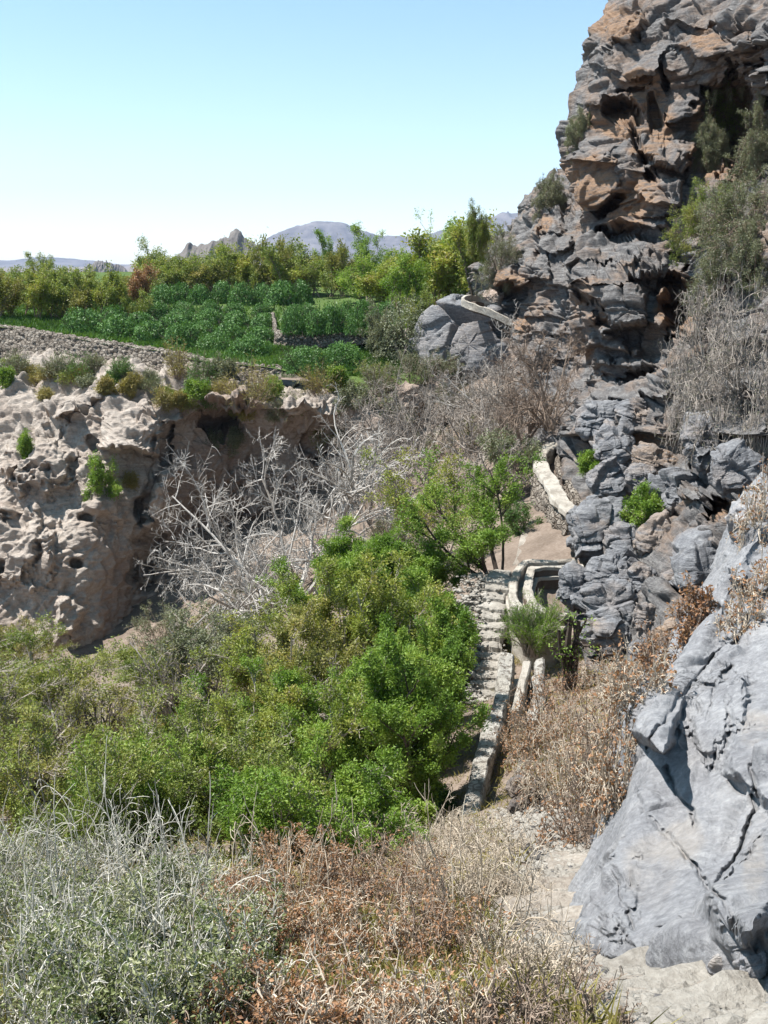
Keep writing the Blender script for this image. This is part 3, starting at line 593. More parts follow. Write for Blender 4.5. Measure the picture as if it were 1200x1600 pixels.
# ------------------------------------------------------------------ bodies traced from an outline, with real thickness
def stone(name, poly, d, label=None, thick=None, tilt=0.0, lean=0.0, mat='grey_rock', seed=0, cat='boulder', parent=None, nu=150, nvv=100, amp=1.0, group=None, dd=0.0, rust=0.0):
    """closed boulder: outline poly in photo pixels at distance d, thickness in metres; tilt leans the top away"""
    p = np.array(poly, float); c = (p.max(0) + p.min(0)) / 2; ang = np.arctan2(p[:, 1] - c[1], p[:, 0] - c[0]); o = np.argsort(ang); p = p[o]; ang = ang[o]
    rad = np.hypot(*(p - c).T); th = np.linspace(-math.pi, math.pi, nu + 1)[:-1]; rad = rad * .97
    A = np.concatenate([ang - 2 * math.pi, ang, ang + 2 * math.pi]); R = np.interp(th, A, np.tile(rad, 3)); k = np.array([.2, .6, .2]); R = np.convolve(np.concatenate([R[-1:], R, R[:1]]), k, 'valid')
    w = (p.max(0) - p.min(0)) / F * d; thick = thick or .75 * min(w)
    ph = np.linspace(-math.pi / 2, math.pi / 2, nvv)
    cp = np.abs(np.cos(ph)) ** .5; spn = np.sign(np.sin(ph)) * np.abs(np.sin(ph)) ** .75
    U = np.cos(th)[None] * R[None] * cp[:, None]; V = np.sin(th)[None] * R[None] * cp[:, None]
    dist = d + dd + thick * .62 * spn[:, None] + tilt * (-V / F * d) + lean * (U / F * d)
    W = P(c[0] + U, c[1] + V, dist)
    C = W.reshape(-1, 3).mean(0); N = W - C; N /= np.linalg.norm(N, axis=-1, keepdims=True) + 1e-9
    s = max(.12, min(w)); q = W / s
    off = np.array([seed * 3.7, seed * 1.3, seed * 2.1]); n = np.array((.2, .1, 1.)); n /= np.linalg.norm(n)
    Qs = q + off + .12 * fbm(q * 1.3 + off, 3, seed)[..., None]; nn_ = (.35 * math.sin(seed * 2.1), .1, 1)
    o1, j1 = bed(Qs, nn_, .34, .62, seed + 11, 1.5); o2, j2 = bed(Qs, nn_, .12, .34, seed + 31); f1, f2, cc, pl = voro(q * 1.5 + off, seed + 5, .9, True)
    D = s * amp * (.12 * o1 - .03 * np.exp(-j1 / .05) + .05 * o2 - .014 * np.exp(-j2 / .1) + .10 * fbm(q * 1.3 + off, 4, seed + 2) + (.14 * ((cc - .5) + 1.5 * pl) * sstep(0, .05, f2 - f1) - .03 * np.exp(-(f2 - f1) / .02)) + .03 * fbm(q * 5, 4, seed + 3, .65))
    W = W + N * D[..., None]
    W[0] = W[0].mean(0); W[-1] = W[-1].mean(0)
    i = np.arange(nvv * nu).reshape(nvv, nu); j = np.roll(i, -1, 1)
    fc = np.stack([i[:-1], j[:-1], j[1:], i[1:]], -1).reshape(-1, 4)
    loc = C.copy(); me = mesh_np(name, W.reshape(-1, 3) - loc, fc, MAT[mat], True, {'rust': np.full(nu * nvv, rust) + .5 * np.clip(fbm(q.reshape(-1, 3) * 1.5, 3, seed + 9), 0, 1)})
    ob_ = ob(name, me, parent, loc)
    if parent is None: tag(ob_, label, cat, group)
    return ob_
BL = [  # outline, distance, tilt, label
 ([(905,640),(940,628),(965,632),(962,668),(925,690),(900,675)],30.2,.5,'grey ledge boulder above the curved white parapet',0),
 ([(968,630),(1010,626),(1020,650),(1014,672),(975,672)],29,.5,'flat grey boulder just right of the ledge boulder',0),
 ([(930,680),(985,672),(990,710),(975,728),(932,716)],28.3,.5,'square dark grey block in the middle of the cliff foot',0),
 ([(1070,650),(1130,655),(1150,700),(1120,745),(1078,720)],24.5,.5,'broad dark grey block below the tangled twigs',0),
 ([(988,702),(1030,706),(1062,722),(1055,738),(1000,734)],27.2,.3,'pinkish tan block in the bright gap of the cliff',.6),
 ([(918,742),(935,724),(970,728),(988,752),(980,775),(945,778),(922,764)],27.3,.4,'rounded grey boulder left of the small green shrub',0),
 ([(984,732),(1015,730),(1030,752),(1022,772),(986,770)],26.4,.4,'pale square block above the small green shrub',.2),
 ([(1024,745),(1050,738),(1090,758),(1098,790),(1080,818),(1045,800),(1028,775)],25,.4,'large lumpy grey boulder right of the small green shrub',0),
 ([(886,822),(905,790),(945,776),(985,785),(985,830),(975,870),(940,880),(905,878),(884,850)],25.3,.5,'big dark grey boulder overhanging the path and pool',0),
 ([(948,830),(990,820),(1010,845),(1005,880),(960,888),(945,862)],24.3,.5,'squat grey boulder behind the overhanging one',0),
 ([(1010,820),(1040,800),(1052,810),(1045,870),(1030,900),(1006,880)],23.4,.2,'narrow upright slab with a rust red flank',.5),
 ([(1052,850),(1085,832),(1130,845),(1150,880),(1140,930),(1110,960),(1070,930),(1052,890)],19.6,.5,'wide layered grey boulder at the right of the cliff foot',0),
 ([(874,890),(896,882),(916,890),(918,925),(905,958),(886,945),(873,918)],22.4,.3,'pale grey boulder standing at the edge of the stone pool',0),
 ([(915,880),(950,868),(985,880),(1000,900),(985,925),(950,920),(918,912)],22.6,.5,'low grey boulder above the cracked block',0),
 ([(912,915),(945,912),(995,925),(998,960),(970,985),(925,968),(908,945)],21.0,.5,'cracked grey block behind the little dark tree',0),
 ([(985,890),(1010,882),(1026,905),(1020,935),(1000,930)],21.4,.3,'small bright grey stone beside the cracked block',0),
 ([(1000,945),(1020,938),(1036,955),(1034,985),(1012,1005),(996,985)],19.4,.3,'egg shaped pinkish boulder at the head of the slope',.35),
 ([(1022,985),(1045,965),(1070,975),(1078,1005),(1050,1025),(1018,1008)],18.0,.4,'orange tinted boulder with dead brown leaves on it',.75),
 ([(910,965),(940,972),(980,985),(990,1010),(975,1028),(935,1010),(905,990)],19.7,.5,'low grey boulder directly behind the dark tree trunk',0),
 ([(985,1005),(1003,1000),(1008,1016),(996,1028),(984,1020)],18.1,.3,'small whitish boulder at the end of the grey row',0),
 ([(1118,700),(1170,700),(1190,740),(1180,775),(1130,770),(1112,735)],21,.4,'shaded dark grey boulder high at the right edge',0),
 ([(1035,900),(1062,888),(1070,930),(1050,950),(1034,930)],20.3,.3,'pink grey stone wedged under the layered boulder',.4),
]
for k, (po, d, ti, lb, ru) in enumerate(BL):
    stone('boulder', po, d, lb, tilt=ti, seed=k + 3, rust=ru, thick=None, dd=-.5, mat='boulder')
# rock under the far end of the channel
stone('boulder', [(665,545),(672,512),(690,488),(715,478),(760,480),(790,495),(800,540),(790,590),(740,600),(690,590)],49,'big rounded grey rock carrying the far end of the white channel',thick=3.2,tilt=.25,seed=41,rust=0,nu=170,nvv=120,mat='boulder')
stone('boulder', [(683,480),(700,466),(722,462),(735,472),(730,486),(700,492)],50.5,'knob of grey rock at the foot of the yellow green orchard trees',seed=42,mat='boulder')
stone('boulder', [(1106,960),(1130,915),(1165,890),(1200,905),(1215,960),(1190,1010),(1140,1000),(1110,985)],11.6,'grey block with dry twigs on it above the pale slab',seed=43,mat='near_rock',tilt=.6,nu=120,nvv=80)
stone('boulder', [(1150,790),(1180,770),(1230,760),(1250,830),(1200,860),(1160,840)],13.2,'grey block above the twiggy one at the right edge',seed=44,mat='near_rock',tilt=.5)
# ------------------------------------------------------------------ ray casting on the setting, to stand things on it
def build_bvh():
    Vs, Fs, off = [], [], 0
    for W in RELIEFS:
        a = np.unique(np.append(np.arange(0, W.shape[0], 3), W.shape[0] - 1)); b = np.unique(np.append(np.arange(0, W.shape[1], 3), W.shape[1] - 1))
        S = W[a][:, b]; Vs.append(S.reshape(-1, 3)); Fs.append(grid_faces(len(a), len(b), off)); off += S.shape[0] * S.shape[1]
    return BVHTree.FromPolygons(np.concatenate(Vs).tolist(), np.concatenate(Fs).tolist())
BV = build_bvh()
def hit(u, v):
    p = P(u, v, 1.0); n = np.linalg.norm(p); r = BV.ray_cast(Vector((0, 0, 0)), Vector(p / n))
    return (np.array(r[0]), np.array(r[1])) if r[0] is not None else (P(u, v, 40), np.array((0, 0, 1.)))
def depth(p): return float(p[1] * CP - p[2] * SP)
def ground(u, v):
    """point of the ground sheet (not the cliffs) seen at a pixel"""
    lo, hi = 1.0, 90.0
    for _ in range(50):
        m = (lo + hi) / 2; p = P(u, v, m)
        if p[2] > gz(p[0], p[1]): lo = m
        else: hi = m
    return P(u, v, lo)
def gpt(x, y, dz_=0): return np.array([x, y, float(gz(x, y)) + dz_])

def sweep(name, line, prof, mat, parent=None, closed=True, rough=0.0, seed=1, sub=6, jit=None):
    """sweep a cross-section (offset right, offset up) along a world polyline"""
    L = np.array(line, float); n = (len(L) - 1) * sub + 1; C = cr(L, np.linspace(0, len(L) - 1, n))
    T = np.gradient(C, axis=0); T[:, 2] = 0; T /= np.linalg.norm(T, axis=1, keepdims=True); R = np.stack([T[:, 1], -T[:, 0], 0 * T[:, 0]], 1)
    pr = np.array(prof(0) if callable(prof) else prof, float); m = len(pr)
    # densify the profile
    pts = []
    for i in range(m if closed else m - 1):
        a, b = pr[i], pr[(i + 1) % m]; k = max(1, int(np.hypot(*(b - a)) / .07))
        for j in range(k): pts.append(a + (b - a) * j / k)
    if not closed: pts.append(pr[-1])
    pts = np.array(pts); W = C[:, None] + R[:, None] * pts[None, :, :1] + np.array((0, 0, 1.)) * pts[None, :, 1:]
    if rough: 
        nv = np.stack([fbm(W * 3 + 9, 4, seed), fbm(W * 3 + 3, 4, seed + 1), fbm(W * 3 + 5, 4, seed + 2)], -1); W = W + rough * nv
        if jit is not None: W = W + nv * 0 + R[:, None] * (jit * (voro(W / .16, seed)[2] - .5))[..., None]
    nn, mm = W.shape[:2]; i = np.arange(nn * mm).reshape(nn, mm)
    if closed: j = np.roll(i, -1, 1)
    else: j = i[:, 1:]; i = i[:, :-1]
    fc = np.stack([i[:-1], j[:-1], j[1:], i[1:]], -1).reshape(-1, 4)
    faces = [fc]
    V = W.reshape(-1, 3)
    if closed:
        c0 = len(V); V = np.concatenate([V, W[0].mean(0)[None], W[-1].mean(0)[None]]); a = np.arange(mm); b = (a + 1) % mm
        faces.append(np.stack([np.full(mm, c0), b, a], 1)); faces.append(np.stack([np.full(mm, c0 + 1), a + (nn - 1) * mm, b + (nn - 1) * mm], 1))
    return ob(name, mesh_np(name, V, faces, mat, False), parent)

# ------------------------------------------------------------------ footpath
def strip(name, line, mat, w, lift=.0, rough=.07, kind='structure', label=None):
    L = np.array(line, float); n = len(L) * 24; C = cr(L, np.linspace(0, len(L) - 1, n)); T = np.gradient(C, axis=0); T[:, 2] = 0; T /= np.linalg.norm(T, axis=1, keepdims=True)
    R = np.stack([T[:, 1], -T[:, 0], 0 * T[:, 0]], 1); ww = np.interp(np.linspace(0, 1, n), np.linspace(0, 1, len(w)), w)
    s = np.linspace(-1, 1, 25); X = C[:, None] + R[:, None] * (s[None, :, None] * ww[:, None, None] * (1 + .25 * fbm(C * 1.7, 3, 4))[:, None, None]) * .5
    z = gz(X[..., 0], X[..., 1]) + .10 * fbm(np.stack([X[..., 0], X[..., 1], gz(X[..., 0], X[..., 1])], -1) * .9, 4, 5)
    X[..., 2] = z + lift + .012 - (.16 * sstep(.7, 1, np.abs(s)))[None] + rough * .5 * fbm(X * 4, 4, 3) + rough * .35 * voro(X * 9, 3)[2]
    o = ob(name, mesh_np(name, X, grid_faces(n, 25)[:, ::-1], mat)); tag(o, label, name, kind=kind); return o
pl = [ground(u, v) for u, v in [(1330,1640),(1180,1600),(1060,1575),(950,1530),(888,1460),(880,1395),(890,1345),(855,1300),(815,1262)]]
strip('path', pl, MAT['path'], [.8, .7, .6, .5, .5, .5, .5, .45, .35], label='pale dusty footpath dropping beside the big slab')
pp = [P(905, 790, 29.5), P(880, 820, 27.5), P(862, 850, 26), P(846, 874, 25)]
tagm = relief('path', [[(835,806,29.5),(880,797,30.5),(935,790,30.5)],[(815,834,27.8),(865,829,28.4),(930,824,28.4)],[(806,872,25.8),(850,872,26.1),(915,872,26.1)],[(800,884,25.4),(846,886,25.4),(900,886,25.4)],[(800,900,25.6),(846,900,25.6),(900,900,25.6)]], 60, 50, MAT['path'], disp=lambda W, u, v: .05 * fbm(W * 3, 4, 3), bvh=False)
tag(tagm, 'bright dusty landing above the stone pool', 'path', kind='structure')

def slab(name, cx, cy, z, w, dpt, h, rz, mat, parent, seed=0, label=None, ch=.26):
    """an uneven flat stone with chipped edges"""
    nx, ny = 22, 10; xs = np.linspace(-.5, .5, nx); ys = np.linspace(-.5, .5, ny); X, Y = np.meshgrid(xs, ys)
    ed = 1 + ch * fbm(np.stack([X * 5 + seed, Y * 5, 0 * X], -1), 3, seed)
    top = np.stack([X * w * ed, Y * dpt * ed, h / 2 + .045 * fbm(np.stack([X * w * 4 + seed, Y * dpt * 4, 0 * X], -1), 4, seed)], -1)
    border = ((np.abs(X) > .499) | (np.abs(Y) > .499)); top[..., 2] -= border * .03
    bot = top.copy(); bot[..., 2] = -h / 2; bot[..., :2] *= 1.05
    V = np.concatenate([top.reshape(-1, 3), bot.reshape(-1, 3)]); f1 = grid_faces(ny, nx); f2 = grid_faces(ny, nx, nx * ny)[:, ::-1]
    i = np.arange(nx * ny).reshape(ny, nx); ring = np.concatenate([i[0], i[1:, -1], i[-1, ::-1][1:], i[::-1, 0][1:-1]]); r2 = np.roll(ring, -1); o2 = nx * ny
    f3 = np.stack([ring, ring + o2, r2 + o2, r2], 1)
    o = ob(name, mesh_np(name, V, [f1, f2, f3], mat, False), parent, (cx, cy, z), rz)
    return o
MAT['step'] = MAT['step_stone'] = soil_mat('pale_step_stone', (.2, .18, .155), (.31, .285, .25), (.47, .44, .40), 7)
# stone stair left of the channel
q0, q1, q2, q3 = P(764, 1092, 19.6), P(767, 1030, 20.5), P(770, 960, 21.6), P(781, 900, 22.9)
stair = thing('stone_stair', q0, 'narrow flight of rough stone steps climbing beside the channel to the pool', 'stair')
base = Vector(q0); NS = 15
SL = cr(np.array([q0, q1, q2, q3]), np.linspace(0, 3, NS))
for k in range(NS):
    c = SL[k]; w = [.50, .38, .46, .56, .36][k % 5] + .10 * (k / NS); slab('step', *(c - q0 + np.array((-.02 * (k % 2), 0, 0))), w, .42, .17, -.25 + .16 * math.sin(k * 2.3), MAT['step'], stair, k)
# broad pale steps on the near path
for k, (u, v, d, w) in enumerate([(866,1402,0,.62),(858,1432,0,.62),(856,1470,0,.62)]):
    p = ground(u, v); o = slab('path_step', p[0], p[1], float(gz(p[0], p[1])) + .02, w, .34, .12, .12 * k, MAT['path'], None, k + 40, ch=.12)
    tag(o, ['uppermost of three pale stone treads in the dusty path', 'middle one of three pale stone treads in the dusty path', 'lowest of three pale stone treads, nearest the big slab'][k], 'stone step')
for k, (u, v, d, w, rz) in enumerate([(975,1535,0,.5,.35),(1075,1562,0,.55,.3),(1165,1588,0,.6,.3)]):
    p = ground(u, v); o = slab('path_step', p[0], p[1], float(gz(p[0], p[1])) + .01, w, .26, .10, rz, MAT['step'], None, k + 60, ch=.12)
    tag(o, ['flat bleached stone tread at the tip of the grey slab', 'flat bleached stone tread under the slab at the bottom edge', 'flat bleached stone tread in the bottom right corner'][k], 'stone step')

# ------------------------------------------------------------------ the channel (near run)
ZT = -6.75
cl = [(748,1278),(757,1235),(768,1185),(783,1130),(796,1085),(800,1050),(803,1022)]
CLn = [PZ(u, v, ZT - .12 * (1 - i / 6)) for i, (u, v) in enumerate(cl)]
ch = thing('water_channel', CLn[0], 'near run of the whitewashed stone water channel with rough broad walls', 'channel')
loc = [c - CLn[0] for c in CLn]
sweep('left_wall', loc, [(-.30, -1.5), (-.24, -.02), (-.21, .02), (-.02, .02), (0, -.02), (0, -1.5)], MAT['whitestone'], ch, rough=.06, seed=3, sub=10)
sweep('channel_floor', loc, [(-.05, -.62), (-.05, -.46), (.42, -.46), (.42, -.62)], MAT['plaster'], ch, rough=.02, seed=5)
sweep('right_wall', loc, [(.36, -1.3), (.36, -.10), (.38, -.06), (.50, -.05), (.54, -.10), (.62, -1.3)], MAT['whitestone'], ch, rough=.06, seed=7, sub=10)
# second, plastered parapet right of the near run
c2 = [PZ(u, v, -6.75) for u, v in [(806,1112),(812,1085),(818,1058),(824,1034)]]
ch2 = ob('parapet', None, None, c2[0]); tag(ch2, 'smooth upright plaster parapet at the upper end of the near run', 'parapet')
sweep('plaster_wall', [c - c2[0] for c in c2], [(-.07, -.9), (-.07, -.01), (-.05, .02), (.05, .02), (.07, -.01), (.07, -.9)], MAT['plaster'], ch2, rough=.02)

# ------------------------------------------------------------------ stone pool: rim with a small channel in its top, deep basin inside
ZP = -6.95
out = [(900,874),(868,876),(838,877),(820,880),(808,893),(802,912),(803,932),(812,948),(830,960),(852,968),(872,972)]
inn = [(912,884),(880,886),(852,887),(838,889),(830,890),(826,906),(824,922),(828,937),(840,950),(858,958),(884,963)]
PO = [PZ(u, v, ZP + .08) for u, v in out]; PI = [PZ(u, v, ZP) for u, v in inn]
pool = thing('stone_pool', PO[4], 'curved plastered stone pool with a dark deep basin beside the path', 'pool')
def rel_(L): return [c - PO[4] for c in L]
th = [(-.10, -1.6), (-.10, -.01), (-.08, .02), (.08, .02), (.10, -.01), (.10, -1.6)]
sweep('outer_wall', rel_(PO), [(-.10, -1.7), (-.09, -.01), (-.06, .02), (.06, .02), (.09, -.01), (.10, -1.7)], MAT['plaster'], pool, rough=.05, sub=8, seed=3)
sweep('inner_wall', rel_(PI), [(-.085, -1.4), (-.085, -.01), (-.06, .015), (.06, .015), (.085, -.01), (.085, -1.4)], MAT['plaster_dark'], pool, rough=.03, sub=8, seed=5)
sweep('inner_rim', [c + np.array((0, 0, .02)) for c in rel_(PI)], [(-.095, -.06), (-.095, .01), (-.06, .03), (.05, .03), (.085, .01), (.095, -.06)], MAT['plaster'], pool, rough=.05, sub=8, seed=5)
mid = [(a + b) / 2 for a, b in zip(PO, PI)]
sweep('rim_channel', [c + np.array((0, 0, -.22)) for c in rel_(mid)], [(-.3, -.08), (-.3, 0), (.3, 0), (.3, -.08)], MAT['plaster'], pool, rough=.02, sub=8)
fp = np.array(rel_(PI)); cen = fp.mean(0); V = np.concatenate([[cen], fp]) + np.array((0, 0, -1.15)); n = len(fp)
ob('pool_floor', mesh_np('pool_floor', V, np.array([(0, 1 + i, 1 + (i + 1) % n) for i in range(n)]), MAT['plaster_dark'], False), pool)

# ------------------------------------------------------------------ upper run of the channel, curved parapet on a rough stone base
up = [(892,694),(872,694),(853,702),(846,716),(850,732),(861,748),(870,766),(882,784),(900,802)]
zu = [-6.1, -6.1, -6.15, -6.2, -6.25, -6.3, -6.35, -6.4, -6.45]
UP = [PZ(u, v, z) for (u, v), z in zip(up, zu)]
uc = thing('water_channel', UP[3], 'upper run of the channel, an S shaped white parapet on a rough stone base', 'channel')
lu = [c - UP[3] for c in UP][::-1]
sweep('parapet', lu, [(-.28, -.12), (-.27, .0), (-.24, .04), (.14, .04), (.17, 0), (.17, -.55)][::1], MAT['plaster'], uc, rough=.06, sub=9)
sweep('stone_base', [c + np.array((0, 0, -.1)) for c in lu], [(-.42, -2.2), (-.22, 0), (.12, 0), (.14, -2.2)], MAT['drystone'], uc, rough=.12, sub=9, seed=8)
lr = [c + np.array((.0, 0, 0)) for c in lu]
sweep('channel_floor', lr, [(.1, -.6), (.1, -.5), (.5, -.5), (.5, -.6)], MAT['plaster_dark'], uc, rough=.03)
sweep('right_wall', lr, [(.45, -.7), (.45, -.14), (.48, -.1), (.58, -.1), (.62, -.14), (.62, -.7)], MAT['drystone'], uc, rough=.09)
# far end of the channel on the grey rock
fe = [(776,474),(758,470),(744,463),(730,461),(724,466),(732,472),(746,477),(768,484),(800,500)]
FE = [P(u, v, 46.8 - .25 * i + (1.2 if i < 3 else 0)) for i, (u, v) in enumerate(fe)]
fc_ = thing('water_channel', FE[4], 'far end of the channel, a white hairpin of plaster on the big grey rock', 'channel')
sweep('parapet', [c - FE[4] for c in FE][::-1], [(-.09, -.3), (-.08, .0), (.08, .0), (.09, -.3)], MAT['plaster'], fc_, rough=.05)
sweep('channel_floor', [c - FE[4] for c in FE][::-1], [(.1, -.4), (.1, -.3), (.4, -.3), (.4, -.4)], MAT['plaster_dark'], fc_, rough=.03)
stone('boulder', [(762,455),(778,452),(784,466),(780,484),(764,484),(756,470)], 48.6, 'small pale stone leaning on the far hairpin of the channel', mat='tan_rock', seed=66)

# rubble wall and stones along the near path
RUB = [([(800,1215),(815,1212),(828,1224),(822,1250),(803,1248)],11.9),([(818,1238),(842,1234),(856,1250),(850,1274),(822,1272)],11.6),([(846,1252),(872,1250),(892,1264),(888,1284),(852,1282)],11.2),([(800,1248),(822,1250),(824,1274),(804,1280)],11.5),
 ([(832,1216),(852,1222),(850,1240),(834,1238)],11.9),([(870,1272),(896,1270),(900,1290),(876,1296)],10.7),([(804,1222),(812,1206),(822,1208),(818,1224)],12.3)]
rw = thing('rubble_wall', P(845, 1290, 11.2), 'broken heap of loose dark grey stones closing the lower end of the channel', 'rubble wall')
RW0 = P(845, 1290, 11.2)
for k, (po, d) in enumerate(RUB):
    o = stone('wall_stone', po, d, seed=90 + k, parent=rw, nu=50, nvv=34, thick=.35); o.location = Vector(o.location) - Vector(RW0)
for k, (po, d, lb) in enumerate([
 ([(828,1335),(842,1330),(858,1345),(860,1368),(846,1372),(834,1352)],8.7,'dark upright stone at the left edge of the path'),
 ([(812,1392),(828,1380),(840,1390),(838,1408),(818,1412)],7.9,'low grey stone under the dark upright one by the path'),
 ([(1012,1508),(1052,1498),(1088,1500),(1096,1522),(1050,1536),(1016,1528)],4.15,'shaded lip of grey stone under the tip of the slab'),
 ([(968,1522),(992,1512),(1012,1522),(1004,1542),(976,1544)],4.2,'fist of pale stone at the foot of the slab'),
 ([(1108,1498),(1126,1492),(1142,1506),(1136,1524),(1114,1526)],3.6,'whitish lump of stone in the rubble below the slab'),
 ([(1150,1500),(1176,1490),(1200,1506),(1190,1530),(1158,1528)],3.3,'broad whitish lump of rubble at the right edge')]):
    stone('rock', po, d, lb, seed=120 + k, mat='near_rock' if k > 1 else 'grey_rock', cat='rock', nu=60, nvv=40)
# pebbles: one body of loose stone
rng = np.random.default_rng(11)
ico = bpy.data.meshes.new('t'); import bmesh
bm = bmesh.new(); bmesh.ops.create_icosphere(bm, subdivisions=1, radius=1); IV = np.array([v.co[:] for v in bm.verts]); IF = np.array([[v.index for v in f.verts] for f in bm.faces]); bm.free()
def pebbles(n, pts, smin, smax, name, label, mat, seed):
    r = np.random.default_rng(seed); V, Fc = [], []
    for k in range(n):
        c = pts(r); s = smin + (smax - smin) * r.random() ** 2.5; q = IV * (s * np.array((1, .6 + .5 * r.random(), .35 + .4 * r.random())))
        q = q * (1 + .35 * (r.random((len(IV), 1)) - .5)); a = r.random() * 6.28; q = np.stack([q[:, 0] * math.cos(a) - q[:, 1] * math.sin(a), q[:, 0] * math.sin(a) + q[:, 1] * math.cos(a), q[:, 2]], 1)
        V.append(q + c); Fc.append(IF + k * len(IV))
    tag(ob(name, mesh_np(name, np.concatenate(V), np.concatenate(Fc), mat, False)), label, 'gravel', kind='stuff')
PLn = cr(np.array(pl), np.linspace(0, len(pl) - 1, 200))
def on_path(r):
    c = PLn[int(r.integers(0, 200))]; x, y = c[0] + r.normal() * .28, c[1] + r.normal() * .2; return np.array((x, y, float(gz(x, y)) + .05))
pebbles(5200, on_path, .006, .042, 'gravel', 'loose pale stones scattered over the footpath', MAT['step'], 4)
SLn = cr(np.array([q0, q1, q2, q3]), np.linspace(0, 3, 100))
def on_stair(r):
    k = int(r.integers(0, 100)); c = SLn[k]; return c + np.array((-.42 + r.normal() * .25, r.normal() * .2, -.0 + .06 * r.random()))
pebbles(1300, on_stair, .02, .085, 'rubble', 'pale rubble lying beside the stone stair', MAT['step'], 5)

pebbles(900, on_path, .008, .03, 'gravel', 'dark grit and small grey chips on the footpath', MAT['grey_rock'], 24)
pebbles(700, on_path, .02, .065, 'rubble', 'broken tan stones strewn along the footpath', MAT['step'], 14)
# ------------------------------------------------------------------ plants
def unit(a): return a / (np.linalg.norm(a, axis=-1, keepdims=True) + 1e-9)
def grow(st, dr, ln, K, curl, up, r, curlk=1.0):
    pts = [st]; d = unit(dr); p = st; step = (ln / (K - 1))[:, None]; bend = r.normal(size=d.shape) * curl
    for k in range(K - 1):
        bend = bend * .75 + r.normal(size=d.shape) * curl * .6
        d = unit(d + bend + np.array((0, 0, up))); p = p + d * step; pts.append(p)
    return np.stack(pts, 1)
def along(C, r, n, t0=.2, t1=1.0):
    """n starts per curve, with tangents and the curve's own index"""
    N, K = C.shape[:2]; idx = np.repeat(np.arange(N), n); t = (t0 + (t1 - t0) * r.random(len(idx))) * (K - 1.001); i = t.astype(int); f = (t - i)[:, None]
    a, b = C[idx, i], C[idx, i + 1]; return a + (b - a) * f, unit(b - a), idx, t / (K - 1)
def fork(T, ang, r):
    R = r.normal(size=T.shape); R = unit(R - (R * T).sum(-1, keepdims=True) * T); a = np.radians(ang * (.6 + .8 * r.random((len(T), 1)))); return T * np.cos(a) + R * np.sin(a)
def tubes(C, r0, r1, sides=3):
    N, K = C.shape[:2]; T = unit(np.gradient(C, axis=1)); ref = np.where(np.abs(T[..., 2:3]) > .9, np.array((1., 0, 0)), np.array((0, 0, 1.)))
    A = unit(np.cross(T, ref)); B = np.cross(T, A); t = np.linspace(0, 1, K)[None, :]; rad = np.asarray(r0)[:, None] * (1 - t) + np.asarray(r1)[:, None] * t
    an = np.arange(sides) * 2 * math.pi / sides
    V = C[:, :, None] + rad[..., None, None] * (A[:, :, None] * np.cos(an)[:, None] + B[:, :, None] * np.sin(an)[:, None])
    i = np.arange(N * K * sides).reshape(N, K, sides); j = np.roll(i, -1, 2)
    Fc = np.stack([i[:, :-1], j[:, :-1], j[:, 1:], i[:, 1:]], -1).reshape(-1, 4)
    return V.reshape(-1, 3), Fc
def leafq(c, size, asp, r, up=.4, along_=None):
    n = len(c); nrm = unit(r.normal(size=(n, 3)) + np.array((0, 0, up * 1.5))); a = r.normal(size=(n, 3)) if along_ is None else along_ + .6 * r.normal(size=(n, 3))
    a = unit(a - (a * nrm).sum(-1, keepdims=True) * nrm); b = np.cross(nrm, a); s = (size * (.6 + .8 * r.random((n, 1)))) * .5
    tip = c + a * s * 2
    V = np.stack([c, c + a * s + b * s * asp + nrm * s * .15, tip, c + a * s - b * s * asp + nrm * s * .15], 1)
    return V.reshape(-1, 3), np.arange(n * 4).reshape(n, 4)
def combine(parts):
    V, Fq, off = [], [], 0
    for v, f in parts: V.append(v); Fq.append(f + off); off += len(v)
    return np.concatenate(V), np.concatenate(Fq)

